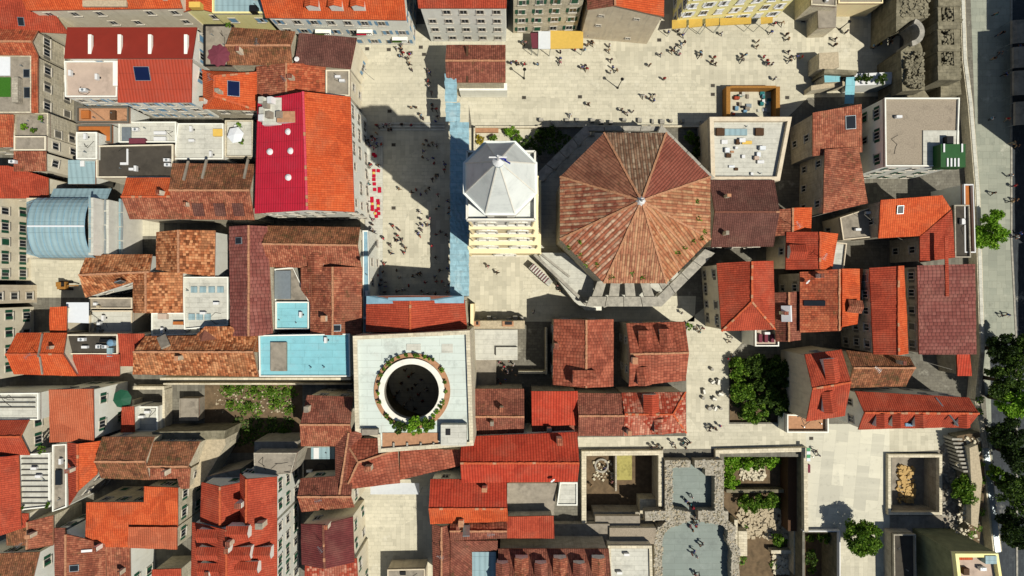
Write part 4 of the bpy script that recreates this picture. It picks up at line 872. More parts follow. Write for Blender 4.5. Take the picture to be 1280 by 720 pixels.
# ------------------------------------------------------------------ round open hall (vestibule)
ZV = 16.4; C0 = W(515, 489, ZV+.3); hv = root('round_hall', 'square block with round open oculus in a pale membrane roof, shrubs round the rim', 'hall', (C0.x, C0.y, 0))
outer = [W(*q, ZV+.6) for q in ((441,420),(587,413),(592,557),(473,566),(472,547),(444,539))]
outer = [Vector((v.x, v.y, 0)) for v in outer][::-1]
k_ = (H-ZV)/F; ri = 34*k_; N = 72
inner = []
for i in range(N):
    a = 2*pi*i/N; inner.append(Vector((C0.x+ri*cos(a), C0.y+ri*sin(a), 0)))
def ray_out(a, poly):
    d = Vector((cos(a), sin(a), 0)); best = None
    for i in range(len(poly)):
        p, q = poly[i], poly[(i+1)%len(poly)]; e = q-p; den = d.x*e.y-d.y*e.x
        if abs(den) < 1e-9: continue
        w = p-Vector((C0.x, C0.y, 0)); t = (w.x*e.y-w.y*e.x)/den; u = (w.x*d.y-w.y*d.x)/den
        if t > 0 and -1e-6 <= u <= 1+1e-6 and (best is None or t < best): best = t
    return Vector((C0.x, C0.y, 0))+d*best
angs = sorted([2*pi*i/N for i in range(N)]+[atan2(v.y-C0.y, v.x-C0.x)%(2*pi) for v in outer])
angs = [a for i, a in enumerate(angs) if i == 0 or a-angs[i-1] > 1e-4]
def annul(mb, r0, r1, z, m):           # r may be a number or 'out'
    for i in range(len(angs)):
        a, b = angs[i], angs[(i+1)%len(angs)]
        def pt(r, t): return ray_out(t, r) if not isinstance(r, float) else Vector((C0.x+r*cos(t), C0.y+r*sin(t), 0))
        z_ = Vector((0,0,z)); mb.face([pt(r0,a)+z_, pt(r1,a)+z_, pt(r1,b)+z_, pt(r0,b)+z_], m)
def tube(mb, r, z0, z1, m, inward=False):
    for i in range(len(angs)):
        a, b = angs[i], angs[(i+1)%len(angs)]
        q = [Vector((C0.x+r*cos(t), C0.y+r*sin(t), z)) for t, z in ((a,z0),(b,z0),(b,z1),(a,z1))]
        mb.face(q[::-1] if inward else q, m)
inn2 = inset(outer, .62)
mb = MB(); annul(mb, 47.5*k_, inn2, ZV, 'mint'); mb.build('roof', hv)
mb = MB()
for i in range(len(outer)):
    a, b = outer[i], outer[(i+1)%len(outer)]; c, d = inn2[(i+1)%len(outer)], inn2[i]; z = Vector((0,0,1))
    mb.face([a, b, b+z*(ZV+.6), a+z*(ZV+.6)], 'stone'); mb.face([a+z*(ZV+.6), b+z*(ZV+.6), c+z*(ZV+.6), d+z*(ZV+.6)], 'stone'); mb.face([c+z*(ZV-.1), d+z*(ZV-.1), d+z*(ZV+.6), c+z*(ZV+.6)][::-1], 'palestone')
tube(mb, ri+2.5, 0, ZV-.6, 'dstone', True); mb.build('wall', hv)
mb = MB(); annul(mb, ri, 41*k_, ZV+.75, 'palestone'); tube(mb, ri, ZV-.7, ZV+.75, 'grey', True); tube(mb, 41*k_, ZV+.2, ZV+.75, 'grey'); annul(mb, ri, ri+2.6, ZV-.7, 'dstone'); mb.build('oculus_rim', hv)
mb = MB(); annul(mb, 41*k_, 47.5*k_, ZV+.25, 'brickflat'); tube(mb, 47.5*k_, ZV-.2, ZV+.25, 'brickflat'); mb.build('brick_ledge', hv)
def vbox(px0, py0, px1, py1, z0, z1, m, name, mtop=None):
    a, b = W(px0, py0, z1), W(px1, py1, z1); mb = MB(); mb.prism([(a.x,a.y),(b.x,a.y),(b.x,b.y),(a.x,b.y)], z0, z1, m, mtop); return mb.build(name, hv)
vbox(478,541,548,561, ZV+.02, ZV+.12, 'brickflat', 'brick_walk')
vbox(551,531,583,557, ZV, ZV+1.6, 'wflat', 'stair_hut'); 
for x in (491,508,525,541): vbox(x,553.5,x+2,560, ZV+.12, ZV+.5, 'ringstone', 'merlon')
vbox(557,536,563,544, ZV+1.6, ZV+1.68, 'black', 'hatch'); vbox(452,537,472,544, ZV, ZV+1.1, 'conc', 'parapet_block'); vbox(552,430,566,441, ZV+.0, ZV+.05, 'wflat', 'roof_patch'); vbox(508,430,526,438, ZV, ZV+.09, 'wflat', 'roof_patch')
# arches of the east terrace wall beside the hall
tw2 = root('terrace_wall', 'pale ruined brick wall with arched niches south of the bell tower', 'wall', (*W(625,403,3).xy, 0))
mb = MB(); a, b = W(590,401,4.2), W(656,411,4.2); mb.prism([(a.x,b.y),(b.x,b.y),(b.x,a.y),(a.x,a.y)], 0, 4.2, 'stone', 'rubble')
for x0, x1 in ((592,600),(628,642)):
    p, q = W(x0,401.5,4.25), W(x1,408,4.25); mb.prism([(p.x,q.y),(q.x,q.y),(q.x,p.y),(p.x,p.y)], 4.15, 4.5, 'brickflat')
    p, q = W(x0+3,402,4.6), W(x1-2,406,4.6); mb.prism([(p.x,q.y),(q.x,q.y),(q.x,p.y),(p.x,p.y)], 4.4, 4.55, 'black')
mb.build('wall_body', tw2)
for k, (x, y, w) in enumerate(((601,394,4),(611,391,5),(618,393,5),(636,393,6),(644,391,6),(652,392,5))):
    a = W(x, y+7, 3); mb = MB(); mb.box((a.x, a.y, 0), (w*.13, .8, R.uniform(1.4,2.4)), 'ringstone'); o = mb.build('carved_block'); tag(o, f'weathered carved block standing along the pale ruined wall, {["first","second","third","fourth","fifth","sixth"][k]} from left', 'stone block', 'carved blocks along the ruined wall')
hl = root('sunken_court', 'pale flat terrace and walled dark court between round hall and brown gabled house', 'court', (*W(640,440,0).xy, 0))
def cbox(px0, py0, px1, py1, z0, z1, m, name, par, mtop=None):
    a, b = W(px0, py0, z1), W(px1, py1, z1); mb = MB(); mb.prism([(a.x,a.y),(b.x,a.y),(b.x,b.y),(a.x,b.y)], z0, z1, m, mtop); o = mb.build(name, par); return o
cbox(591,412,647,450, 0, 3.6, 'stone', 'terrace', hl, 'wflat'); cbox(591,450,620,484, 0, 2.2, 'stone', 'terrace', hl, 'conc')
cbox(620,434,647,445, 3.6, 4.3, 'stone', 'parapet', hl, 'wflat'); cbox(588,380,592,484, 0, 5.2, 'goldstone', 'wall', hl)
cbox(682,410,684,468, 0, 3.0, 'stone', 'wall', hl); cbox(648,464,684,467, 0, 2.2, 'stone', 'wall', hl)
# ------------------------------------------------------------------ vault under blue sheeting
vt = root('vaulted_temple', 'barrel vaulted temple wrapped in pale blue scaffold sheeting, left side', 'temple', (*W(85,290,8).xy, 0))
x0, x1 = W(52,0,9).x, W(121,0,9).x; yc, hw = W(0,285,9).y, 4.9; z0 = 9.0; N = 14; mb = MB()
def arc(x, i, s=1): a = pi*i/N; return Vector((x, yc-hw*s*cos(a), z0+3.2*s*sin(a)))
for j in range(8):
    a, b = x0+(x1-x0)*j/8, x0+(x1-x0)*(j+1)/8
    for i in range(N):
        w1, w2 = R.uniform(-.05,.05), 0
        mb.face([arc(a,i), arc(b,i), arc(b,i+1), arc(a,i+1)][::-1], 'sheet')
xe = W(33,0,9).x
for i in range(N):
    mb.face([arc(x0,i), arc(x0,i+1), Vector((xe, yc-hw*.86*cos(pi*(i+1)/N), z0)), Vector((xe, yc-hw*.86*cos(pi*i/N), z0))], 'sheet')
mb.bar((x0, yc, z0+3.25), (x1, yc, z0+3.25), .25, 'canvasw')
for j in range(9): 
    xx = x0+(x1-x0)*j/8
    for i in range(N): mb.bar(arc(xx,i)+Vector((0,0,.03)), arc(xx,i+1)+Vector((0,0,.03)), .1, 'leadblue', .06)
mb.build('sheeting', vt)
mb = MB(); mb.prism([(xe, yc-hw), (x1, yc-hw), (x1, yc+hw), (xe, yc+hw)], 0, z0-.02, 'stone'); mb.build('wall', vt)
x2 = W(139,0,9).x
mb = MB()
for k, (dx, h_) in enumerate(((0,3.2),(.9,.6),(1.8,-2.0))):
    mb.prism([(x1+dx, yc-hw*.92), (x1+dx+.8, yc-hw*.92), (x1+dx+.8, yc+hw*.95), (x1+dx, yc+hw*.95)], 0, z0+h_-1, 'palestone', 'wflat')
mb.build('front_wall', vt)
for k,(dx,zz,m_) in enumerate(((.25,11.25,'sheet'),(1.15,8.65,'steel'),(2.05,6.05,'sheet'),(2.45,6.08,'steel'))):
    for j_ in range(4): q = MB(); y_ = yc-hw*.85+j_*2.35; q.box((x1+dx, y_+1.1, zz), (.32, 2.1+.1*((k+j_)%3), .06), m_, .02*((j_*3+k)%5-2)); q.build('scaffold_board', vt)
mb = MB(); a, b = W(64,235,8.6), W(137,249,8.6); mb.face([(a.x,b.y,9.0),(b.x,b.y,9.2),(b.x,a.y,8.0),(a.x,a.y,8.0)], 'sheet'); mb.build('side_sheet', vt)
for i in range(6):
    mb = MB(); q = Vector((x2-.9, yc-4+i*1.6, 0)); mb.cyl(q, .1, 8.5, 'steel', 6); mb.build('scaffold_pole', vt)
# ------------------------------------------------------------------ arcade wrapped in blue netting, east of the sunken square
ar = root('arcade', 'arcade of columns topped with blue scaffold netting, east of the sunken square', 'arcade', (*W(572,250,8).xy, 0))
ZA = 8.0; xa = W(571,0,ZA).x; ya, yb = W(0,158,ZA).y, W(0,371,ZA).y; nb = 9; bay = (ya-yb)/nb; TH = .9
mb = MB()
for k in range(nb):
    y0, y1 = ya-k*bay, ya-(k+1)*bay; yc_ = (y0+y1)/2; r = bay/2-.42; zs = 4.7; n = 10
    for sx in (-1, 1):
        xx = xa+sx*TH/2
        arcp = [(yc_+r*cos(pi*i/n), zs+r*sin(pi*i/n)) for i in range(n+1)]
        for i in range(n):
            (u0,v0),(u1,v1) = arcp[i], arcp[i+1]
            f = [(xx,u0,v0),(xx,u1,v1),(xx,u1,ZA),(xx,u0,ZA)]; mb.face(f if sx < 0 else f[::-1], 'goldstone')
        for (u0,u1) in ((y0, yc_+r), (yc_-r, y1)):
            f = [(xx,u0,zs),(xx,u1,zs),(xx,u1,ZA),(xx,u0,ZA)]; mb.face(f if sx < 0 else f[::-1], 'goldstone')
    for i in range(n):
        (u0,v0),(u1,v1) = arcp[i], arcp[i+1]; mb.face([(xa-TH/2,u0,v0),(xa+TH/2,u0,v0),(xa+TH/2,u1,v1),(xa-TH/2,u1,v1)], 'goldstone')
    mb.face([(xa-TH/2,y0,zs),(xa-TH/2,yc_+r,zs),(xa+TH/2,yc_+r,zs),(xa+TH/2,y0,zs)], 'goldstone')
mb.build('arch_wall', ar)
mb = MB(); mb.prism([(xa-TH/2-.2,yb),(xa+TH/2+.2,yb),(xa+TH/2+.2,ya),(xa-TH/2-.2,ya)], ZA, ZA+.7, 'palestone'); mb.build('cornice', ar)
for k in range(nb+1):
    y = ya-k*bay; c = MB(); c.box((xa, y, 0), (1,1,.5), 'palestone'); c.cyl((xa, y, .5), .38, 3.6, 'palestone', 12, .33); c.cyl((xa, y, 4.1), .34, .6, 'palestone', 12, .55); c.build('column', ar)
def net(name, px0, px1, py0, py1, z, slope, par, nx=5, ny=40):
    mb = MB(); RR = random.Random(3)
    g_ = [[None]*(ny+1) for _ in range(nx+1)]
    for i in range(nx+1):
        for j in range(ny+1):
            v = W(px0+(px1-px0)*i/nx+RR.uniform(-.5,.5), py0+(py1-py0)*j/ny, z); v.z = z+RR.uniform(-.12,.12)-slope*i/nx; g_[i][j] = v
    for i in range(nx):
        for j in range(ny): mb.face([g_[i][j], g_[i][j+1], g_[i+1][j+1], g_[i+1][j]], 'net')
    return mb.build(name, par)
net('netting', 562.5, 586, 152, 370, 9.5, .5, ar, 8, 60); 
for k in range(12):
    y = ya-(ya-yb)*k/11; mb = MB(); mb.cyl((xa+1.5, y, 0), .07, 8.4, 'steel', 6); mb.build('scaffold_pole', ar)
pv = root('small_portico_house', 'brown tiled house with pale blue netted west side at the head of the arcade', 'house', (*W(595,80,8).xy, 0))
p = G((558,56),(632,56),(632,103),(558,103),8.5,1.2,'h','rb',76); p.obj = roof_mesh(p).build('roof', pv)
mb = MB(); rg = inset(p.ring, .3)
if area2(rg) < 0: rg = rg[::-1]
for i in range(len(rg)): a, b = rg[i], rg[(i+1)%len(rg)]; mb.face([(a.x,a.y,0),(b.x,b.y,0),(b.x,b.y,b.z-.1),(a.x,a.y,a.z-.1)], 'stone')
mb.build('wall', pv); q = MB(); q.bar(W(584,57,9.9), W(584,103,8.7), .3, 'dwood', .3); q.build('verge', pv)
nn = net('netting', 556, 571, 92, 127, 9.0, .2, pv, 4, 10); nn = net('netting', 557, 575, 128, 152, 9.2, .2, pv, 4, 8)
cbox(574,104,634,113, 0, 4.2, 'white', 'terrace_wall', pv)
# a low garden wall and long planters north of the bell tower
gp = root('excavated_garden', 'narrow excavated garden strip behind brick wall north of the bell tower', 'garden wall', (*W(630,160,1).xy, 0))
cbox(592,157.5,672,159.5, 0, 1.0, 'stone', 'wall', gp); cbox(592,160,623,165, 0, .8, 'brickflat', 'brick_base', gp); cbox(672,156.5,880,158.5, 0, 1.0, 'stone', 'wall', gp); cbox(592,157,594,190, 0, 1.0, 'stone', 'wall', gp)
for k in range(14):
    x = 676+k*15+R.uniform(-5,5); y = R.uniform(147,151); cbox(x,y,x+R.uniform(2.5,6),y+R.uniform(2.5,5), 0, R.uniform(.5,1.1), 'ringstone', 'stone_block', gp)

# ------------------------------------------------------------------ city wall and gate at the top right
gw = root('city_gate', 'dark weathered double gate wall with arched passage, top right', 'city gate', (*W(1160,50,0).xy, 0))
ZW = 8.0
def poly(pts, z0, z1, m, name, par, mtop=None):
    mb = MB(); mb.prism(pw(pts, z1), z0, z1, m, mtop); return mb.build(name, par)
poly([(1122,-60),(1162,-60),(1160,22),(1139,25),(1120,40)], 0, ZW, 'dstone', 'wall_block', gw)
poly([(1126,64),(1148,48),(1153,60),(1156,112),(1128,114)], 0, ZW-.6, 'dstone', 'wall_block', gw)
mb = MB()
for i in range(9):
    a0, a1 = radians(70-i*17), radians(70-(i+1)*17); c = W(1138,40,ZW)
    q = [Vector((c.x+rr*cos(a), c.y+rr*sin(a), 0)) for a, rr in ((a0,1.5),(a0,2.3),(a1,2.3),(a1,1.5))]
    mb.prism([(v.x,v.y) for v in q], 3.5, ZW+.1, 'ringstone')
mb.build('arch', gw)
for a in ((-60,8),(27,36),(56,64),(82,100)): poly([(1172,a[0]),(1199,a[0]),(1201,a[1]),(1173,a[1])], 0, ZW+.5, 'dstone', 'wall_block', gw)
for a in ((8,27),(36,56),(64,82)): poly([(1192,a[0]),(1200,a[0]),(1201,a[1]),(1193,a[1])], 0, ZW+.3, 'dstone', 'wall_block', gw); poly([(1172,a[0]),(1176,a[0]),(1177,a[1]),(1173,a[1])], 0, ZW+.1, 'dstone', 'wall_block', gw)
poly([(1120,112),(1152,108),(1162,122),(1104,122)], 0, 4, 'dstone', 'wall_stub', gw); poly([(1176,100),(1200,100),(1202,118),(1176,121)], 0, 5, 'dstone', 'wall_stub', gw)
mb = MB(); RR = random.Random(4)
for (x0,y0,x1,y1,n) in ((1124,-10,1158,22,160),(1130,66,1152,110,160),(1174,0,1198,98,300)):
    for i in range(n):
        q = W(RR.uniform(x0,x1), RR.uniform(y0,y1), ZW-.5); s = RR.uniform(.2,.6); mb.box((q.x,q.y,ZW-.7), (s,s*RR.uniform(.5,1),.7+RR.uniform(.02,.3)), 'dstone', RR.uniform(0,3))
mb.build('wall_rubble', gw)
rw = root('ruined_wall', 'crumbled pale stone wall stub by the shrubs slab, top right', 'ruin', (*W(1035,80,0).xy, 0))
poly([(1024,66),(1048,65),(1049,84),(1036,88),(1024,86)], 0, 4.4, 'stone', 'wall_stub', rw, 'rubble'); poly([(1031,86),(1072,88),(1070,94),(1030,92)], 0, 4.9, 'dstone', 'wall_stub', rw); poly([(1030,92),(1050,91),(1051,102),(1031,103)], 0, 4.0, 'stone', 'wall_stub', rw, 'bflat'); poly([(1014,107),(1056,101),(1056,107),(1014,113)], 0, 3, 'stone', 'wall_stub', rw, 'rubble')
cb = root('canopy', 'upright pale blue canopy strip over the alley by the round shrubs', 'canopy', (*W(1063,112,0).xy, 0))
mb = MB(); a, b = W(1057,97,5), W(1068,129,5); mb.face([(a.x,b.y,4.6),(b.x,b.y,4.8),(b.x,a.y,5.4),(a.x,a.y,5.2)], 'bflat'); mb.build('cloth', cb)
for x, y in ((a.x,a.y),(b.x,a.y),(a.x,b.y),(b.x,b.y)): mb = MB(); mb.cyl((x,y,0), .06, 4.6, 'steel', 6); mb.build('pole', cb)
sl = root('planted_slab', 'white raised slab carrying three round clipped shrubs, upper right', 'planter', (*W(1092,99,0).xy, 0)); poly([(1068,92),(1116,90),(1114,105),(1068,107)], 0, 4.6, 'white', 'slab', sl, 'whitep')
rdw = root('boundary_wall', 'long low boundary wall with pale coping running beside the road', 'wall', (*W(1220,300,0).xy, 0))
for i, (x0, y0, x1, y1) in enumerate(((1202,-40,1206,75),(1206,75,1213,130),(1213,130,1222,240),(1222,240,1228,440),(1228,440,1222,500),(1222,500,1232,560),(1232,560,1247,690))):
    mb = MB(); p, q = W(x0,y0,2.2), W(x1,y1,2.2); ww = .9 if i < 6 else 1.5; mb.bar(p-Vector((0,0,1.1)), q-Vector((0,0,1.1)), ww, 'stone', 2.2); mb.bar(p+Vector((0,0,.06)), q+Vector((0,0,.06)), ww*.62, 'wflat' if i < 4 else 'rubwall' if i < 6 else 'steel', .12); mb.build('wall_run', rdw)
rw2 = root('rampart_ruin', 'stepped rampart ruin of rough stone beside the round green bush, lower right', 'ruin', (*W(1210,600,0).xy, 0))
poly([(1196,545),(1224,540),(1232,600),(1224,680),(1212,672),(1206,600)], 0, 2.4, 'dstone', 'wall_base', rw2, 'dirt'); poly([(1212,560),(1222,556),(1228,600),(1222,660),(1214,656),(1214,600)], 2.3, 4.0, 'stone', 'wall_core', rw2, 'rubble')
for i in range(9): cbox(1190+i*1.8, 548+i*5, 1203+i*1.2, 550.5+i*5, 0, 2.6+.12*i, 'ringstone', 'step', rw2)
# ------------------------------------------------------------------ fenced dig near the white terrace house
kf = root('work_hoarding', 'timber hoarding enclosing a dig strewn with tools and tarpaulins', 'hoarding', (*W(942,126,0).xy, 0))
for a in ((908,108,913,146),(970,108,975,146),(913,107,970,110)): cbox(a[0],a[1],a[2],a[3], 0, 2.3, 'wood', 'fence_panel', kf)
for i in range(26):
    x, y = R.uniform(914,960), R.uniform(114,141); cbox(x,y,x+R.uniform(2,7),y+R.uniform(2,5), 0, R.uniform(.15,.7), R.choice(('teal','whitep','black','conc','steel','or2','wflat','sblue','wflat')), 'building_material', kf)
# ------------------------------------------------------------------ ground with its pits
def px_rect(a, b, c, d): p, q = W(a, b), W(c, d); return (p.x, q.y, q.x, p.y)
PITS = [(px_rect(905,571,1003,790), -6.0, 'dirt', 'dstone'), (px_rect(1006,666,1048,790), -6.5, 'dirt', 'dstone'), (px_rect(732,568,822,650), -5.0, 'dirt', 'grey'), (px_rect(1115,572,1172,640), -4.0, 'conc', 'grey'), (px_rect(912,448,1002,528), -.8, 'dirt', 'dstone')]
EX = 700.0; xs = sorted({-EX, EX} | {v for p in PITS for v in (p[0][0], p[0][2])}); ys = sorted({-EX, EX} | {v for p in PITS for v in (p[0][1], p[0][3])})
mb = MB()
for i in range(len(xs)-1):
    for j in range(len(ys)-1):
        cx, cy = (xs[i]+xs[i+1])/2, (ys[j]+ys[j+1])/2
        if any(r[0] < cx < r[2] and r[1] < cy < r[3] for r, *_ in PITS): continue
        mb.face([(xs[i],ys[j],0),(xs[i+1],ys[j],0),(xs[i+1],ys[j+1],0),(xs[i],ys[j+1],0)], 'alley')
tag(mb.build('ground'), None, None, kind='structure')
for (r, z, fm_, wm) in PITS:
    mb = MB(); a, b, c, d = r
    mb.face([(a,b,z),(c,b,z),(c,d,z),(a,d,z)], fm_)
    q = [(a,b),(c,b),(c,d),(a,d)]
    for i in range(4): p0, p1 = q[i], q[(i+1)%4]; mb.face([(*p0,0),(*p1,0),(*p1,z),(*p0,z)], wm)
    tag(mb.build('pit_ground'), None, None, kind='structure')
def sheet(pts, z, m, name, holes=None):
    mb = MB(); q = [W(x, y, 0) for x, y in pts]; q = [Vector((v.x, v.y, z)) for v in q]
    if area2(q) < 0: q = q[::-1]
    mb.face(q, m); return tag(mb.build(name), None, None, kind='structure')
sheet([(1206,-200),(1264,-200),(1264,300),(1270,420),(1272,1000),(1248,1000),(1236,560),(1228,440),(1222,240)], .008, 'walk', 'pavement')
mb = MB(); p = [W(1264,-200,0), W(1264,300,0), W(1270,420,0), W(1272,1000,0)]
for i in range(3): mb.bar(p[i]+Vector((0,0,.03)), p[i+1]+Vector((0,0,.03)), .3, 'ringstone', .14)
tag(mb.build('kerb'), None, None, kind='structure')
sheet([(1265,-200),(1600,-200),(1600,1000),(1273,1000),(1271,420),(1265,300)], .012, 'asph_shade', 'road')
for nm, pts in (('square_paving',[(636,-100),(1130,-100),(1122,120),(1010,122),(985,146),(860,160),(590,160),(586,130),(586,30)]),('square_paving',[(440,30),(586,30),(586,375),(452,375),(452,300),(440,130)]),('square_paving',[(586,160),(672,160),(672,300),(720,370),(870,370),(868,402),(586,402)]),('street_paving',[(858,402),(880,385),(935,420),(911,447),(911,530),(1007,530),(1007,561),(690,561),(690,547),(858,545)]),('square_paving',[(438,590),(545,590),(545,740),(438,740)]),('yard_paving',[(20,322),(180,322),(180,352),(110,372),(20,372)]),('yard_paving',[(1112,530),(1222,530),(1226,560),(1112,566)]),('yard_paving',[(1050,664),(1115,664),(1115,790),(1050,790)]),('yard_paving',[(150,270),(205,270),(205,295),(150,295)])): sheet(pts, .004, 'pave', nm)
sheet([(1007,530),(1112,530),(1112,664),(1007,664)], .008, 'terr', 'terrace_ground')
sheet([(1173,560),(1190,545),(1222,540),(1240,690),(1112,690),(1112,645),(1173,645)], .012, 'conc', 'ruin_ground'); sheet([(256,478),(378,478),(378,566),(282,566),(256,545)], .008, 'dirt', 'courtyard_ground'); sheet([(1237,428),(1272,425),(1275,1000),(1254,1000),(1247,690),(1240,560)], .016, 'asph_shade', 'tree_shade_sheet')  # last sheet: tree shade over the pavement, put in as dark colour
for i in range(3):
    cb_ = MB(); a, b = W(474,153.5+i*3.6,0), W(556,156+i*3.6,0); cb_.prism([(a.x,b.y),(b.x,b.y),(b.x,a.y),(a.x,a.y)], 0, .3-.09*i, 'wflat'); tag(cb_.build('steps'), None, None, kind='structure')
for i in range(3):
    cb_ = MB(); a, b = W(457,170,0), W(472.5+i*3,362,0); cb_.prism([(a.x,b.y+.01*i),(b.x,b.y+.01*i),(b.x,a.y-.01*i),(a.x,a.y-.01*i)], 0, .36-.1*i, 'wflat'); tag(cb_.build('steps'), None, None, kind='structure')
# rims of the pits: low walls
for k, (nm, lb, pts, hh, w) in enumerate((
  ('garden_wall', 'pale coped wall edging the green ruin garden, angled at its corner', [(897,577),(897,565),(1007,562),(1008,662)], 1.1, .7),
  ('courtyard_wall', 'beige wall framing the excavated court beside the grey roofless hall', [(730,655),(730,567),(826,566),(826,630)], 1.3, .8),
  ('pit_wall', 'stone kerb around the sand heap pit, right side', [(1112,572),(1112,642),(1176,642),(1176,570),(1112,570)], .9, .5),
  ('railing_wall', 'thin white railing closing the dark pit south of the grey terrace', [(1004,664),(1050,664),(1050,730)], 1.0, .15))):
    c = W(*pts[0], 0); r = root(nm, lb, 'wall', c)
    for i in range(len(pts)-1):
        mb = MB(); p, q = W(*pts[i], hh), W(*pts[i+1], hh); d = (q-p).normalized()*w*.499*(1 if i else 0)
        z = Vector((0,0,-hh/2)); mb.bar(p+z+d, q+z+(q-p).normalized()*w*.499, w, 'whitep' if w < .2 else 'stone', hh); mb.build('wall_run', r)
rh = root('roofless_hall', 'thick rubble walls of two joined roofless halls with grey green floors', 'ruin', (*W(865,640,0).xy, 0))
ZR2 = 2.2
def run(pts, w, m='rubwall', z=ZR2):
    mb = MB(); RR = random.Random(int(pts[0][0]*7+pts[0][1]))
    for i in range(len(pts)-1):
        p, q = W(*pts[i], z), W(*pts[i+1], z); sd_ = Vector((-(q-p).y, (q-p).x, 0)).normalized()
        for k in range(int((q-p).length*12*w)):
            c = p.lerp(q, RR.random())+sd_*RR.uniform(-.55,.55)*w; s = RR.uniform(.12,.34); mb.box((c.x,c.y,z-.15), (s,s*RR.uniform(.6,1),.15+RR.uniform(.03,.16)), RR.choice(('rubwall','ringstone','rubble','dstone')), RR.uniform(0,3))
    if len(mb.f) > 240: mb.build('wall_capping', rh)
    for i in range(len(pts)-1):
        mb = MB(); p, q = W(*pts[i], z), W(*pts[i+1], z); dd = (q-p).normalized()*w*.49
        zz = R.uniform(-.05,.05); mb.bar(p-dd+Vector((0,0,-z/2+zz)), q+dd+Vector((0,0,-z/2+zz)), w, m, z, ); mb.build('wall_run', rh)
run([(836,580),(836,636)], 1.3); run([(837,580),(859,580)], 1.2); run([(873,580),(899,580)], 1.3); run([(899,582),(899,640)], 1.5); run([(836,640),(858,644)], 1.3); run([(878,644),(905,644)], 1.5); run([(892,588),(888,588)], 1.8)
cx_, cy_ = 868, 690
run([(858,648),(838,654),(826,664),(823,678),(823,760)], 1.3); run([(880,648),(905,652),(915,662),(914,676),(920,690),(919,704)], 1.3); run([(919,712),(922,760)], 1.4); run([(812,645),(836,644)], 1.6)
mb = MB(); c = W(515,489,0); mb.face([(c.x+6.4*cos(2*pi*i/40), c.y+6.4*sin(2*pi*i/40), .004) for i in range(40)], 'wflat'); tag(mb.build('round_hall_floor'), None, None, kind='structure')
sheet([(837,580),(898,580),(898,644),(837,644)], .008, 'poolgreen', 'hall_floor'); sheet([(824,656),(840,650),(900,650),(918,664),(922,790),(824,790)], .012, 'poolgreen', 'hall_floor')
def bushy(x, y, z): pass
# stones, fragments, rubble
for k, (x, y) in enumerate(((889,461),(890,477),(879,489),(878,497),(892,498),(893,510),(900,510),(900,492),(897,477),(886,510))):
    a = W(x, y, 0); mb = MB(); s = R.uniform(.45,.85)
    if k % 3 == 0: mb.cyl(a, .5*s, .8, 'ringstone', 10, .45*s)
    else: mb.box(a, (1.5*s, .8*s, .6), 'ringstone', R.uniform(0,3)); mb.box((a.x, a.y, .6), (1.2*s, .5*s, .25), 'palestone', R.uniform(0,3))
    tag(mb.build('stone_fragment'), 'carved stone fragment lying on the small pale square beside the dark garden', 'stone fragment', 'stone fragments on the small pale square')
def rubble(name, x0, y0, x1, y1, z, n, s0, s1, m):
    mb = MB(); RR = random.Random(n)
    for i in range(n):
        q = W(RR.uniform(x0,x1), RR.uniform(y0,y1), z); s = RR.uniform(s0,s1); mb.box((q.x,q.y,z-.1), (s, s*RR.uniform(.5,1), s*RR.uniform(.4,.9)), m, RR.uniform(0,3))
    return tag(mb.build(name), None, None, kind='stuff')
rubble('rubble', 1176,560,1208,668,.05,220,.15,.6,'ringstone'); rubble('rubble', 1196,545,1224,676,2.35,150,.2,.6,'stone'); rubble('rubble', 922,636,985,672,-5.9,520,.2,.75,'rubble'); rubble('rubble', 966,690,1000,716,-5.9,180,.3,.8,'stone'); rubble('rubble', 925,582,956,600,-5.9,160,.2,.6,'stone'); rubble('rubble', 1122,582,1142,628,-3.9,160,.2,.8,'sand'); rubble('rubble', 742,575,768,600,-4.9,60,.15,.5,'stone'); rubble('rubble', 268,486,366,516,.05,160,.1,.35,'rubble')
ru = root('ruined_room', 'ruined cross walls and fallen masonry at the foot of the green ruin garden', 'ruin', (*W(960,690,-5).xy, -6))
for a in ((908,612,1000,616,-6,-4.2,'dstone'),(918,650,922,700,-6,-3.2,'stone'),(923,664,934,695,-6,-3.4,'stone'),(964,688,1001,692,-6,-4.4,'stone'),(992,662,1001,718,-6,-3.2,'stone'),(985,572,1001,664,-6,-2.4,'dwood')): cbox(a[0],a[1],a[2],a[3],a[4],a[5],a[6],'wall_run',ru)
M['floory'] = plain('faded_yellow_floor', (188,178,104), .9, .2, 2, stain=.4)
ex = root('excavated_room', 'old brick bases and yellow floor panel inside the excavated court', 'ruin', (*W(780,620,-5).xy, -5))
cbox(771,569,790,600,-5,-4.6,'floory','floor_panel',ex); cbox(742,640,800,655,-5,-1.0,'grey','wall_run',ex); cbox(800,624,820,655,-5,-1.5,'stone','wall_run',ex); cbox(769,569,771,614,-5,-3,'grey','wall_run',ex)
mb = MB(); c = W(752,582,-4.6)
for i in range(18):
    a0, a1 = 2*pi*i/18, 2*pi*(i+1)/18; mb.prism([(c.x+r*cos(a), c.y+r*sin(a)) for a, r in ((a0,1.0),(a0,1.3),(a1,1.3),(a1,1.0))], -5, -4.5, 'ringstone')
mb.build('well_rim', ex)
st2 = root('stone_platform', 'beige ruined platform with steps between the excavated court and roofless hall', 'ruin', (*W(760,668,0).xy, 0))
cbox(693,655,762,684,0,1.6,'grey','platform',st2,'conc'); cbox(762,660,820,680,0,2.2,'stone','platform',st2,'gravel'); cbox(744,645,800,659,0,1.0,'beige','platform',st2,'conc')
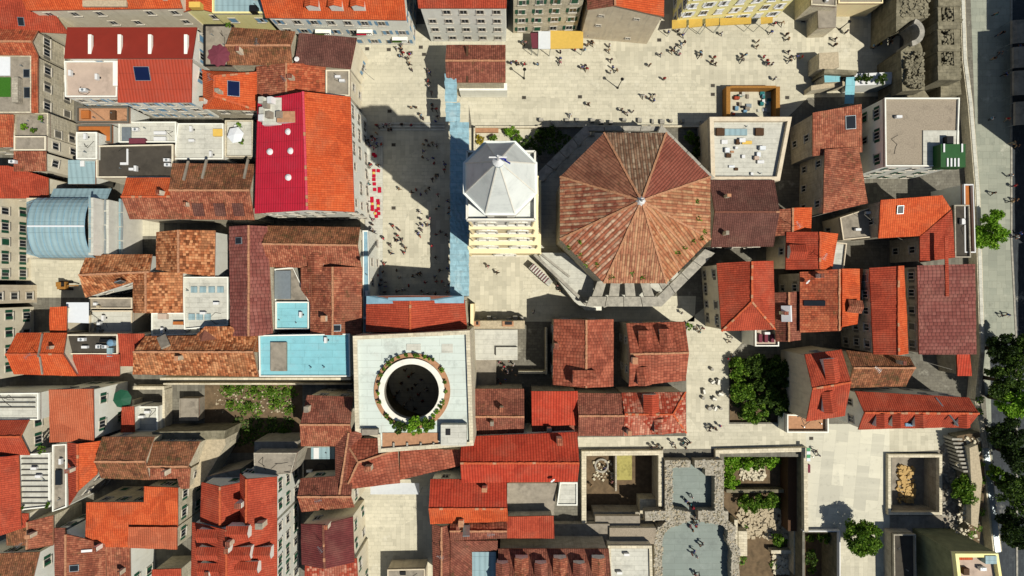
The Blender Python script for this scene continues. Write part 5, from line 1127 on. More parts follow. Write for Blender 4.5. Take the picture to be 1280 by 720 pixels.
wk = root('walkway', 'straight shaded stone walkway wall behind the overgrown courtyard, lower left', 'wall', (*W(300,478,0).xy, 0)); cbox(200,472,438,475,0,7,'stone','wall_run',wk); cbox(204,479,440,481,0,2.2,'stone','wall_run',wk)
ct = root('court_wall', 'pale ruined courtyard walls around leaning poles, lower left', 'wall', (*W(215,500,0).xy, 0))
for a in ((165,483,205,487),(203,487,206,540),(165,500,168,540)): cbox(*a,0,2.6,'stone','wall_run',ct)
st3 = root('stone_house', 'rough gable wall of roofless ruin beside the dark vegetation, lower left', 'ruin', (*W(262,570,0).xy, 0))
poly([(236,612),(250,575),(250,552),(281,540),(282,556),(262,590),(252,606)], 0, 6.2, 'stone', 'wall_run', st3, 'rubble'); poly([(190,540),(282,538),(280,549),(192,551)], 0, 6.8, 'dstone', 'wall_run', st3)
gs = root('yard_slab', 'grey slab yard and walls below the dark vegetation, lower left', 'yard', (*W(340,560,0).xy, 0)); cbox(318,552,372,566,0,7.2,'grey','wall_run',gs,'conc')
PART3 = True
# ------------------------------------------------------------------ plants
def leaves(name, clumps, m, parent=None, sz=.22, kind=None, label=None, cat=None, dens=60):
    mb = MB()
    for (c, r) in clumps:
        n = int(dens*r*r*4.2)+6
        for k in range(n):
            d = Vector((R.gauss(0,1), R.gauss(0,1), R.gauss(0,1))).normalized()*r*(R.random()**.4); d.z *= .8
            q = Vector(c)+d; a = (d.normalized()*.4+Vector((R.uniform(-1,1), R.uniform(-1,1), R.uniform(-1,1)))).normalized(); b = a.cross(Vector((R.uniform(-1,1), R.uniform(-1,1), R.uniform(-1,1)))).normalized(); s = sz*R.uniform(.6,1.4)
            mb.face([q-a*s, q+b*s*.55, q+a*s, q-b*s*.55], m)
    return mb.build(name, parent)
def tree(px, py, hgt, rpx, m, label, cat='tree', base=0.0, n=26, name='tree', group=None, sz=.2, dens=60):
    n = int(n*1.5)
    k = (H-hgt*.7-base)/F; c = W(px, py, base+hgt*.72); r = rpx*k
    t = root(name, label, cat, (c.x, c.y, base), group)
    mb = MB(); b = Vector((c.x, c.y, base)); top = Vector((c.x+.2, c.y, base+hgt*.5)); mb.cyl(b, .1+.03*hgt, hgt*.5, 'bark', 8, .05+.018*hgt)
    cl = []
    for i in range(n):
        a = R.uniform(0, 2*pi); rr = r*sqrt(R.random())*.85; zz = base+hgt*(.45+.42*R.random()*(1-(rr/r)**2*.7)); q = Vector((c.x+rr*cos(a), c.y+rr*sin(a), zz)); cl.append((q, r*R.uniform(.18,.34)))
        if i % 3 == 0: mb.bar(top, q, .02+.006*hgt, 'bark')
    mb.build('trunk' if hgt > 3 else 'stem', t); leaves('crown' if hgt > 3 else 'foliage', cl, m, t, sz, dens=dens)
    return t
tree(1244,294,9,19,'leafb','bright green sunlit tree beside the road wall, right edge',n=34); tree(1247,272,7,13,'leafb','smaller bright tree just above the bright green sunlit tree',n=18)
tree(1083,675,8,23,'leafm','bushy green tree between the grey terrace and the yellow house',n=34)
tree(1211,614,5,20,'leafm','round green bush on the stepped rampart ruin','bush',n=34,name='bush')
tree(1250,595,7,11,'leafm','small green tree right of the boundary wall, lower right',n=18)
tree(1278,505,11,20,'leafb','large sunlit tree cut by the right edge, beside the boundary wall',n=30)
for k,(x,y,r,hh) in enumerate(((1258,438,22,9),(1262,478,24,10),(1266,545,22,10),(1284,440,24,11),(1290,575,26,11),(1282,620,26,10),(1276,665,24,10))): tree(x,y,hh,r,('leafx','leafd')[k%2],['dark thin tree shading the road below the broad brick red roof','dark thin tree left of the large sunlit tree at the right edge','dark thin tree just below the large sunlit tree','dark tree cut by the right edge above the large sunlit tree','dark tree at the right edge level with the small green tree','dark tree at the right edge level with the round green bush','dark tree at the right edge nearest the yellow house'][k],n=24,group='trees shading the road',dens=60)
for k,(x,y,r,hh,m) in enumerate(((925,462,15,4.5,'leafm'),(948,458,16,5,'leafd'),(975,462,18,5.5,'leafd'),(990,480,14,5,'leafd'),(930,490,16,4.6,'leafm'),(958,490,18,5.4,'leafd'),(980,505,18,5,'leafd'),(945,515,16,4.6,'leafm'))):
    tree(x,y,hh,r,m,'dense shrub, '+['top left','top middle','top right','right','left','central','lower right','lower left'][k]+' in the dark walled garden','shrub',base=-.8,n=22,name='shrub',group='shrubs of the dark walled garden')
for k,(x,y,r,hh,m) in enumerate(((915,580,12,4,'leafb'),(932,577,13,4,'leafb'),(950,577,13,4,'leafm'),(964,577,11,4,'leafb'),(914,603,12,4,'leafb'),(940,630,14,4.5,'leafm'),(962,628,14,4.5,'leafm'),(974,676,9,3,'leafm'),(1032,672,9,4,'leafm'),(1014,700,9,4,'leafd'))):
    tree(x,y,hh,r,m,'leafy bush, '+['first along the top of','second along the top of','third along the top of','fourth along the top of','at the left side of','lower left middle of','lower right middle of','small one at the bottom of','top right in the dark pit below','bottom left in the dark pit below'][k]+' the green ruin garden','bush',base=-6,n=14,name='bush',group='bushes of the ruin gardens')
for k,(x,y,r) in enumerate(((490,450,5),(497,447,5),(507,444,5),(530,446,5),(536,448,4),(479,462,4),(473,480,4),(472,492,4),(488,527,6),(556,478,4),(557,490,4),(550,509,5),(541,521,6),(485,455,7),(475,470,5),(474,503,5),(483,520,6),(520,445,7),(541,450,4),(552,463,6),(553,503,6),(546,515,6))):
    tree(x,y,1.2,r*.55,R.choice(('leafm','leafb','leafm')),'small shrub on the rim of the round opening, '+['upper left second','upper left third','top left','top right first','top right second','left upper','left middle','left lower middle','lower left second','right upper','right middle','right lower second','bottom right second','upper left biggest','left','lower left','bottom left','top','top right','upper right','right lower','bottom right'][k],'shrub',base=ZV+.25,n=6,name='shrub',group='shrubs round the oculus rim',sz=.16,dens=90)
for k,(x,y,r,m) in enumerate(((498,535,9,'leafd'),(518,533,11,'leafb'),(535,532,10,'leafm'))): tree(x,y,2.4,r,m,['dark','bright green','mid green'][k]+' bush below the round opening on the hall roof','bush',base=ZV,n=14,name='bush',sz=.18,dens=90)
for k,x in enumerate((1074,1085,1103)): tree(x,98,1.6,[4,7,8][k],'leafd',['small left','middle','large right'][k]+' round clipped shrub on the white slab','shrub',base=4.6,n=12,name='shrub',group='shrubs on the white slab',sz=.14,dens=110)
for k,(x,y) in enumerate(((1161,20),(1162,46),(1165,72))): tree(x,y,1.6,5,'leafy','yellowish shrub in the dark gate passage, '+['upper','middle','lower'][k]+' one','shrub',n=8,name='shrub',group='yellowish shrubs in the gate passage',sz=.14,dens=90)
for k,(x,y,m,r) in enumerate(((637,163,'leafb',8),(646,170,'leafm',8),(600,174,'leafy',6),(617,172,'leafm',5),(660,178,'leafd',9),(676,170,'leafd',9),(690,164,'leafd',8),(668,190,'leafd',9),(862,170,'leafm',7),(876,176,'leafd',8),(870,188,'leafd',8))): tree(x,y,2.2,r,m,'garden plant north of the tower and church, '+['sunlit bright one','beside sunlit bright one','yellow one','near yellow one','first dark one by tower','second dark one by tower','third dark one by tower','dark one nearest tower base','sunlit one east','dark one east','lowest dark one east'][k],'plant',n=12,name='plant',group='plants in the excavated garden',sz=.16,dens=80)
for k,(x,y,m,r) in enumerate(((284,487,'leafb',7),(300,486,'leafm',7),(318,489,'leafb',9),(338,490,'leafb',8),(357,490,'leafm',8),(288,505,'leafb',8),(310,508,'leafm',9),(345,505,'leafb',9),(362,512,'leafm',7),(335,545,'leafd',10),(352,540,'leafm',10),(310,540,'leafd',9),(290,552,'leafd',9))): tree(x,y,1.2,r*.62,'leafd' if m == 'leafd' else 'leafm','low creeper, '+['first','second','third','fourth','fifth'][k%5]+(' along the top of' if k<5 else ' lower down in' if k<9 else ' in dark strip below')+' the overgrown courtyard','creeper',n=10,name='creeper',group='creepers of the overgrown courtyard',sz=.17,dens=70)
for k,(x,y,r,z,lb) in enumerate(((29,159,5,7.6,'potted shrub at the left of the grey roof terrace garden'),(41,162,4,7.6,'potted shrub in the middle of the grey roof terrace garden'),(50,148,4,7.6,'potted shrub at the top right of the grey roof terrace garden'),(51,562,6,8.6,'leafy pot plant at the top of the white slatted terrace'),(22,634,7,8.6,'leafy pot plant at the bottom of the white slatted terrace'),(58,632,5,8.6,'leafy pot plant at the lower right of the white slatted terrace'),(241,92,3,8,'climber between the dull red and bright orange houses'),(298,156,4,5.8,'small plant above the hexagonal white parasol'),(301,176,4,5.8,'small plant below the hexagonal white parasol'),(862,408,5,0,'bright plant at the corner of the eastern brown gabled house'),(450,382,3,8.6,'roof plant by the red entrance hall'),(284,30,4,8.4,'pot plant beside the maroon parasol'))): tree(x,y,1.2,r,R.choice(('leafm','leafb')),lb,'plant',base=z,n=8,name='plant',sz=.14,dens=90)
def cover(blobs, z, m, dens=26, sz=.2):
    mb = MB()
    for (x, y, r) in blobs:
        c = W(x, y, z); rr = r*.14; 
        for k in range(int(dens*rr*rr*3)):
            a_ = R.uniform(0, 2*pi); d = rr*sqrt(R.random()); q = Vector((c.x+d*cos(a_), c.y+d*sin(a_), z+abs(R.gauss(0,.22))))
            a = Vector((R.uniform(-1,1), R.uniform(-1,1), R.uniform(-.4,.4))).normalized(); b = a.cross(Vector((R.uniform(-.5,.5), R.uniform(-.5,.5), 1))).normalized(); s = sz*R.uniform(.6,1.4); mb.face([q-a*s, q+b*s*.6, q+a*s, q-b*s*.6], m)
    return tag(mb.build('ground_cover'), None, None, kind='stuff')
cover([(284,487,9),(296,486,8),(310,488,9),(324,490,10),(338,490,9),(352,489,9),(366,490,8),(290,506,8),(306,509,10),(322,511,8),(345,504,10),(360,510,9),(352,497,9)], .1, 'leafm', 16); cover([(300,530,10),(320,528,10),(340,530,10),(360,530,9),(318,545,12),(336,548,14),(354,544,12),(368,552,9),(300,548,10),(284,536,8)], .1, 'leafd', 20)
cover([(912,575,8),(925,574,9),(940,573,9),(955,574,9),(970,574,8),(911,590,8),(912,605,7),(930,628,9),(945,632,9),(960,630,8),(975,628,7),(930,660,5),(928,700,6),(975,676,9),(966,706,5)], -5.9, 'leafm'); cover([(1012,672,6),(1030,670,7),(1042,690,6),(1013,690,5),(1014,712,6)], -6.4, 'leafm')
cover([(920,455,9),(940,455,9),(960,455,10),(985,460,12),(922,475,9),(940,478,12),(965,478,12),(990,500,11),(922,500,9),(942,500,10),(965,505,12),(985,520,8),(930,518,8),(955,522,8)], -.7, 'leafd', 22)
cover([(1222,560,4),(1226,580,4),(1229,600,4),(1226,640,5),(1222,660,5),(1215,668,5),(1224,500,5),(1222,515,5)], 2.3, 'leafm'); cover([(680,168,9),(694,170,9),(706,175,8),(672,182,9),(686,184,9),(700,188,7),(866,174,7),(872,190,7),(876,205,7)], .1, 'leafd', 22)
# ------------------------------------------------------------------ parasols and awnings
def parasol(px, py, r, z, m, label, n=8, hgt=2.5, scallop=.0):
    c = W(px, py, z+hgt); t = root('parasol', label, 'parasol', (c.x, c.y, z))
    mb = MB(); e = [Vector((c.x+r*(1-(scallop if i%2 else 0))*cos(2*pi*i/n+.2), c.y+r*(1-(scallop if i%2 else 0))*sin(2*pi*i/n+.2), z+hgt-.45)) for i in range(n)]; top = Vector((c.x, c.y, z+hgt))
    for i in range(n): mb.face([e[i], e[(i+1)%n], top], m)
    mb.build('canopy', t); mb = MB(); mb.cyl((c.x,c.y,z), .04, hgt-.1, 'steel', 6); mb.cyl((c.x,c.y,z), .3, .1, 'conc', 8); mb.build('pole', t)
parasol(272,68,1.9,8.4,'maroon','maroon scalloped parasol on the dark framed terrace',20,2.4,.16); parasol(293,168,1.4,5.8,'canvasw','hexagonal white parasol on a small terrace, upper left',6)
parasol(151,499,1.6,4.0,'sgreen','dark green and white parasol beside the white shuttered front',8); 
def awning(name, lab, pts, z0, z1, m, cat='awning', legs=True):
    q = [W(*pts[0],z1), W(*pts[1],z1), W(*pts[2],z0), W(*pts[3],z0)]; t = root(name, lab, cat, ((q[0].x+q[2].x)/2, (q[0].y+q[2].y)/2, 0)); mb = MB(); mb.face(q[::-1], m); mb.face([v-Vector((0,0,.25)) for v in (q[3],q[2])]+[q[2],q[3]], m); mb.build('canvas', t)
    for v in q[2:]: mb = MB(); mb.cyl((v.x,v.y,0), .05, v.z, 'steel', 6); mb.build('pole', t)
awning('awning','square white awning over a roof deck by the orange gabled house',[(83,378),(111,378),(111,404),(82,403)],8.8,8.4,'canvasw')
awning('awning','broad yellow awning below the green shuttered house, top edge',[(688,38),(729,39),(729,60),(688,61)],3.6,2.8,'canvasy'); awning('awning','small white awning left of the broad yellow awning',[(673,39),(688,39),(688,61),(673,61)],3.7,2.9,'canvasw'); awning('awning','small dark maroon awning left of the small white awning',[(663,41),(673,41),(673,60),(665,60)],3.5,2.7,'maroon')
for k,(a,b) in enumerate(((840,858),(861,878),(882,899),(900,939),(951,966))): awning('awning','orange awning at the foot of the long yellow house, '+['leftmost','second from left','third from left','widest one','rightmost'][k],[(a,25-k*.8),(b,24-k*.8),(b,34-k*1.5),(a,36-k*1.5)],3.6,2.8,'canvasy')
awning('awning','long white awning sheets along the top of the small yellowish square',[(463,603),(524,604),(524,618),(463,618)],4.2,3.4,'canvasw')
for k,(x,y,w_,h_) in enumerate(((1284,40,5.4,4.0),(1285,72,5.2,3.6),(1286,104,5.4,4.2),(1287,142,5.2,4.0))):
    q = W(x,y,2.8); t = root('market_canopy', ['topmost','second from top','third from top','lowest'][k]+' grey market stall canopy in shade at the right edge', 'stall canopy', (q.x,q.y,0), 'market canopies at the right edge'); mb = MB(); N_ = 8
    for i in range(N_):
        a0, a1 = pi*i/N_, pi*(i+1)/N_; f = lambda a: (q.x-cos(a)*w_/2, 2.5+.7*sin(a))
        (xa_,za_),(xb_,zb_) = f(a0), f(a1); mb.face([(xa_,q.y-h_/2,za_),(xb_,q.y-h_/2,zb_),(xb_,q.y+h_/2,zb_),(xa_,q.y+h_/2,za_)], 'conc')
    mb.build('canvas', t)
    for sx in (-1,1):
        for sy in (-1,1): mb = MB(); mb.cyl((q.x+sx*(w_/2-.1),q.y+sy*(h_/2-.1),0), .05, 2.55, 'steel', 6); mb.build('pole', t)
# ------------------------------------------------------------------ cushions and benches on the steps
cp = [(467.5,213.5),(467.5,220),(467.5,224.5),(468,230),(468.5,237),(473,213.5),(474.5,236),(474.5,239),(465,248),(465,251.5),(465.5,258.5),(465.5,262),(472.5,251),(473,254.5),(473,261),(470.5,263.5),(473.5,267),(470.5,270.5),(467,193),(469,195)]
me = None
ORD = ['topmost','second','third','fourth','fifth','sixth','seventh','eighth','ninth','tenth','eleventh','twelfth','thirteenth','fourteenth','fifteenth','sixteenth','seventeenth','eighteenth','nineteenth','last']
for k,(x,y) in enumerate(sorted(cp, key=lambda c: c[1])):
    q = W(x,y,.38)
    if me is None:
        mb = MB(); mb.prism([(-.26,-.28),(.26,-.28),(.3,-.2),(.3,.2),(.26,.28),(-.26,.28),(-.3,.2),(-.3,-.2)], 0, .12, 'cushion'); o = mb.build('cushion'); me = o.data
    else: o = bpy.data.objects.new('cushion', me); COL.objects.link(o)
    o.location = q; o.rotation_euler.z = R.uniform(-.15,.15); tag(o, f'crimson seat cushion on the pale café steps, {ORD[k]} counted from the top', 'cushion', 'crimson cushions on the café steps')
for k,(x,y) in enumerate(((467.5,216.5),(466,255),(473,257.5),(469,267))):
    q = W(x,y,.38); t = root('tray_table','low ochre tray table among the crimson cushions, '+['highest on the steps','left middle','right middle','lowest on the steps'][k],'table',q,'tray tables among the cushions'); mb = MB(); mb.box(q+Vector((0,0,.22)), (.4,.4,.04), 'canvasy'); mb.build('table_top',t)
    for sx in (-.15,.15):
        for sy in (-.15,.15): mb = MB(); mb.box(q+Vector((sx,sy,0)), (.04,.04,.22), 'dwood'); mb.build('leg',t)
for k,(x,y) in enumerate(((461,207),(460,228),(458,242),(460,267),(456,252))):
    q = W(x,y,.38); t = root('bench','narrow grey wooden bench by the café front, '+['topmost','second from top','third from top','lowest','small one fourth down'][k],'bench',q,'benches by the café front'); mb = MB(); mb.box(q+Vector((0,0,.4)), (.45,1.3,.06), 'sgrey', .5); mb.build('seat',t)
    for s in (-.5,.5): mb = MB(); mb.box(q+Vector((-s*sin(.5),s*cos(.5),0)), (.4,.06,.4), 'sgrey', .5); mb.build('leg',t)
# tables outside in the shaded south end and east passage
for k,(x,y,nm) in enumerate(((459,61,'a'),(486,62,'b'),(513,66,'c'),(526,59,'d'),(557-27,68,'e'),(824,50,'f'),(1004,26,'g'),(655,122,'h'),(725,121,'i'),(891,118,'j'),(891,107,'k'),(492,260,'l'),(495,300,'m'),(492,181,'n'),(546,219,'o'),(984,122,'p'),(1014,548,'q'),(487,139,'r'))):
    q = W(x,y,0); mb = MB(); mb.box((q.x,q.y,0), (.75,.6,.02), 'sgrey'); mb.box((q.x,q.y,.02), (.6,.45,.012), 'dflat')
    tag(mb.build('drain_cover'), 'square dark drain cover set flush in the pale paving', 'drain cover', 'drain covers in the paving')
for k,(x,y,L,r_) in enumerate(((655,98,4.5,.0),(772,110,4.6,0),(1049,37,3.2,0))):
    t = root('street_lamp', ['dark street lamp at the left of the upper square','dark street lamp in the middle of the upper square','dark street lamp by the flat stone gatehouse'][k], 'street lamp', W(x,y,0)); q = W(x,y,0)
    mb = MB(); mb.cyl(q, .22, .6, 'black', 8, .12); mb.cyl(q+Vector((0,0,.6)), .09, L-.6, 'black', 8, .06); mb.build('pole', t); mb = MB(); mb.cyl(q+Vector((0,0,L)), .16, .5, 'canvasw', 6, .28); mb.cyl(q+Vector((0,0,L+.5)), .32, .25, 'black', 6, .03); mb.build('lantern', t)
s_ = root('kiosk', 'teal striped stall canopy and maroon bench at the green garden corner', 'stall', W(1010,572,0)); 
for i in range(4): cbox(1008.5, 560+i*4.2, 1013, 564+i*4.2, 2.0, 2.15, ('greenc','canvasw')[i%2], 'canopy_stripe', s_)
cbox(1009,581,1013,591,0,.5,'maroon','bench',s_)
mb = MB(); q = W(1010.5,568,0); mb.cyl(q, .06, 2.0, 'steel', 6); mb.build('pole', s_)
# boats of steps: folded digger by the orange house
ml = root('mini_excavator', 'small orange excavator standing in the shaded yard at the left', 'excavator', W(84,357,0)); q = W(84,357,0)
mb = MB(); mb.box(q+Vector((0,-.6,0)), (2.2,.4,.5), 'black'); mb.box(q+Vector((0,.6,0)), (2.2,.4,.5), 'black'); mb.build('track', ml); mb = MB(); mb.box(q+Vector((-.2,0,.5)), (1.5,1.3,.8), 'wood'); mb.build('body', ml)
mb = MB(); mb.box(q+Vector((-.1,.2,1.3)), (.9,.8,.9), 'glass', 0, 'wood'); mb.build('cab', ml); mb = MB(); mb.bar(q+Vector((.5,0,1)), q+Vector((1.6,0,2.2)), .2, 'wood'); mb.bar(q+Vector((1.6,0,2.2)), q+Vector((2.6,0,1)), .18, 'wood'); mb.build('boom', ml)
for k,(a,b,za,zb) in enumerate((((1137,445),(1180,480),8.6,5),((1140,447),(1190,462),8.6,6),((1080,268),(1128,300),9,8),((1012,272),(1050,262),8,8),((452,86),(468,100),8,7),((86,120),(130,150),9,7))):
    p, q = W(*a, za), W(*b, zb); t = root('overhead_cable', 'thin grey cable slung across an alley, '+['from the old mossy gable to the lean-to','just above the mossy gable cable','below the diagonal valley roof','beside the small orange gable','at the corner of the balcony house square','beside the dull red sheeted house'][k], 'cable', (p+q)/2); mb = MB(); N_ = 8
    for i in range(N_): u, v = i/N_, (i+1)/N_; mb.bar(p.lerp(q,u)-Vector((0,0,1.2*u*(1-u)*2)), p.lerp(q,v)-Vector((0,0,1.2*v*(1-v)*2)), .06, 'sgrey')
    mb.build('wire', t)
# ------------------------------------------------------------------ people
def skin_person(pose):
    P_ = {'hip':(0,0,.92)}
    j = {'pelvis':(0,0,.93,.15),'waist':(0,0,1.08,.13),'chest':(0,.01,1.3,.16),'neckb':(0,0,1.45,.08),'neck':(0,.01,1.52,.055),'head':(0,.03,1.62,.095),'crown':(0,.02,1.71,.085)}
    st = {'stand':(0,0),'walk':(.28,-.28),'stride':(.4,-.36),'sit':None}[pose]
    E = [('pelvis','waist'),('waist','chest'),('chest','neckb'),('neckb','neck'),('neck','head'),('head','crown')]
    for s, nm in ((1,'l'),(-1,'r')):
        if pose == 'sit':
            for a in j: pass
            j['hip'+nm] = (s*.1,0,.92,.1); j['knee'+nm] = (s*.13,.45,.95,.075); j['ank'+nm] = (s*.13,.5,.52,.05); j['toe'+nm] = (s*.14,.66,.49,.04)
        else:
            f = st[0] if s > 0 else st[1]
            j['hip'+nm] = (s*.1,0,.9,.1); j['knee'+nm] = (s*.105,f*.6+.03,.5,.07); j['ank'+nm] = (s*.11,f-(.08 if f<0 else 0),.09+(.05 if f<0 else 0),.045); j['toe'+nm] = (s*.12,f+.15-(.08 if f<0 else 0),.04,.04)
        f2 = 0 if pose in ('stand','sit') else (st[1] if s > 0 else st[0])*.8
        fw = .25 if pose == 'sit' else 0
        j['sh'+nm] = (s*.19,0,1.41,.07); j['el'+nm] = (s*.25,f2*.4-.02+fw*.3,1.14,.048); j['wr'+nm] = (s*.24,f2*.9+.08+fw,.92+.12*(pose=='sit'),.036); j['ha'+nm] = (s*.23,f2+.12+fw,.83+.2*(pose=='sit'),.034)
        E += [('pelvis','hip'+nm),('hip'+nm,'knee'+nm),('knee'+nm,'ank'+nm),('ank'+nm,'toe'+nm),('neckb','sh'+nm),('sh'+nm,'el'+nm),('el'+nm,'wr'+nm),('wr'+nm,'ha'+nm)]
    names = list(j); dz = -.48 if pose == 'sit' else 0
    me = bpy.data.meshes.new('p'); me.from_pydata([(x,y,z+dz) for x,y,z,r in j.values()], [(names.index(a), names.index(b)) for a,b in E], [])
    o = bpy.data.objects.new('p', me); COL.objects.link(o)
    md = o.modifiers.new('s','SKIN'); sd = me.skin_vertices[0].data
    for i,(x,y,z,r) in enumerate(j.values()): r *= 1.22 if z < 1.5 else 1.12; sd[i].radius = (r*(1.15 if 1.0<z<1.42 and abs(x)<.05 else 1), r*(.8 if 1.0<z<1.42 and abs(x)<.05 else 1))
    sd[0].use_root = True
    o.modifiers.new('u','SUBSURF').levels = 1
    dg = bpy.context.evaluated_depsgraph_get(); m2 = bpy.data.meshes.new_from_object(o.evaluated_get(dg)); bpy.data.objects.remove(o)
    for nm in ('skin_tone','shirt','trousers','hair','shoes'): m2.materials.append(M['whitep'])
    for f in m2.polygons:
        c = f.center; z = c.z-dz; ar = abs(c.x) > .185
        if z > 1.5: mi = 3 if (z > 1.66 or c.y < .0 and z > 1.54) else 0
        elif ar and z < 1.2: mi = 0
        elif z > .98: mi = 1
        elif z < .12 or (pose == 'sit' and z < .56): mi = 4
        else: mi = 2
        if pose == 'sit' and .8 < z < .98 and c.y > .2 and ar: mi = 0
        f.material_index = mi; f.use_smooth = True
    # a nose, ears and eyes
    bm = bmesh.new(); bm.from_mesh(m2)
    for (x,y,z,s,mi) in ((0,.125,1.615,.018,0),(.095,.03,1.62,.02,0),(-.095,.03,1.62,.02,0),(.035,.112,1.635,.011,4),(-.035,.112,1.635,.011,4)):
        r = bmesh.ops.create_icosphere(bm, subdivisions=1, radius=s, matrix=Matrix.Translation((x,y,z+dz)))
        for v in r['verts']:
            for f in v.link_faces: f.material_index = mi
    for s in (1,-1):       # fingers and thumb
        h0 = Vector(j['ha'+('l' if s>0 else 'r')][:3])+Vector((0,0,dz))
        for t in range(5):
            off = Vector((0,(t-1.5)*.018 if t<4 else .045,-.045 if t<4 else -.01)); L = (.05,.056,.052,.042,.035)[t]
            r = bmesh.ops.create_cone(bm, segments=5, radius1=.008, radius2=.006, depth=L, matrix=Matrix.Translation(h0+off), cap_ends=True)
            for v in r['verts']:
                for f in v.link_faces: f.material_index = 0
    bm.to_mesh(m2); bm.free(); m2.name = 'person_'+pose
    return m2
PM = {k: skin_person(k) for k in ('stand','walk','stride','sit')}
CLOTH = {'black':(22,22,26),'navy':(28,36,66),'white':(225,225,222),'red':(180,30,44),'grey':(110,112,116),'blue':(60,96,170),'pink':(206,140,150),'yellow':(214,186,40),'dark':(34,34,40),'denim':(52,66,96),'beige':(176,156,122),'skin':(196,146,116),'hair':(46,34,26),'fair':(150,112,66),'shoe':(40,36,34)}
CM = {k: plain(k+('_cloth' if k not in ('skin','hair','fair','shoe') else '_surface'), v, .85, .1, 8) for k, v in CLOTH.items()}
def pl(s): return [tuple(float(v) for v in t.split(',')) for t in s.split()]
ZONES = [
 ('the wide upper square', 0, pl("653,55 657,56 735,47 739,54 740,57 734,58 761,59 718,64 730,64 700,67 700,75 700,80 672,82 648,82 645,80 656,82 731,84 733,88 763,77 765,86 770,90 762,92 811,83 824,70 838,66 842,62 848,70 846,67 834,42 846,41 852,46 854,55 850,59 874,67 874,71 888,79 892,82 900,44 829,100 944,60 944,63 925,73 930,70 926,77 953,73 958,82 803,121 811,124 816,127 735,132 776,139 783,143 790,141 712,145 981,45 965,32 975,31 962,42 1055,42 1041,51 1041,58 983,67 985,74 985,78 1000,73 963,82 966,100")),
 ('the bright balcony house square', 0, pl("497,62 503,64 505,68 502,72 511,75 513,82 516,89 535,89 538,93 536,103 537,110 540,117 521,136 541,133 546,138 541,138 455,86")),
 ('the shadowed sunken square', 0, pl("472,158 480,158 484,157 490,163 487,164 503,157 515,158 530,182 537,183 541,180 530,190 535,200 542,199 555,204 557,207 546,221 521,238 533,240 548,244 549,258 546,262 560,252 561,267 537,236 532,241 466,172 468,178 470,175 464,183 469,186 472,181 468,171 472,168 545,153 530,150")),
 ('the sunlit sunken square', 0, pl("500,237 526,266 527,275 529,282 525,283 538,274 492,283 500,288 498,295 503,300 505,308 508,311 506,316 489,307 490,317 480,298 524,292 526,296 540,307 481,330 460,252 467,275 466,287 465,207 459,226 474,208 468,290")),
 ('the shady end below the square', 0, pl("551,290 545,322 480,340 497,338 500,347 526,342 517,345 532,353 483,358 476,356 482,365 497,364 550,338 546,352 553,352 557,358 562,356 565,345 560,365 528,364 550,292 558,294 561,303 562,325 566,335 473,344 478,350 535,366 545,367 512,357 505,362")),
 ('the dark round hall floor', 0, pl("507,462 512,470 516,466 503,478 520,480 511,486 524,492 515,498 507,505 519,510 529,500 498,490 527,474 534,486 505,515")),
 ('the dim walled court', 0, pl("624,452 630,456 636,450 642,455 628,462 634,466 640,462 618,470 609,466 622,474 632,474 645,468")),
 ('the lane below the church', 0, pl("610,333 621,341 697,357 872,414 869,410 909,448 915,449 912,421 667,390 851,391")),
 ('the pale lower street', 0, pl("813,557 826,558 839,552 857,553 860,551 855,558 890,533 893,535 1020,567 885,533")),
 ('the grey green hall floor', 0, pl("863,619 860,628 864,632 868,644 872,648 866,650 861,655 864,660 876,677 873,679 866,686 869,693 867,715 872,718 856,624 869,652")),
 ('the excavated court floor', -5, pl("763,594 738,605 764,600 755,583")),
 ('the right edge road', 0, pl("1249,43 1238,75 1255,150 1262,180 1258,220 1237,242 1265,250 1249,394 1255,393 1270,292 1246,68 1240,20 1270,60 1252,95 1263,233 1235,150")),
 ('the city gate passage', 0, pl("1143,44 1097,57 1089,60 1112,50 1110,55 1150,42 1080,113 1100,112")),
]
ORDN = ['first','second','third','fourth','fifth','sixth','seventh','eighth','ninth','tenth','eleventh','twelfth','thirteenth','fourteenth','fifteenth','sixteenth','seventeenth','eighteenth','nineteenth','twentieth']
RP = random.Random(5)
mb = MB(); mb.prism([(-.15,-.26),(.15,-.26),(.17,-.12),(-.17,-.12)], 1.0, 1.32, 'sbrown'); mb.prism([(-.12,-.24),(.12,-.24),(.14,-.12),(-.14,-.12)], 1.32, 1.42, 'sbrown'); mb.bar((-.1,-.12,1.4), (-.1,.1,1.42), .04, 'sbrown'); mb.bar((.1,-.12,1.4), (.1,.1,1.42), .04, 'sbrown')
_b = mb.build('backpack'); BAG = _b.data; bpy.data.objects.remove(_b)
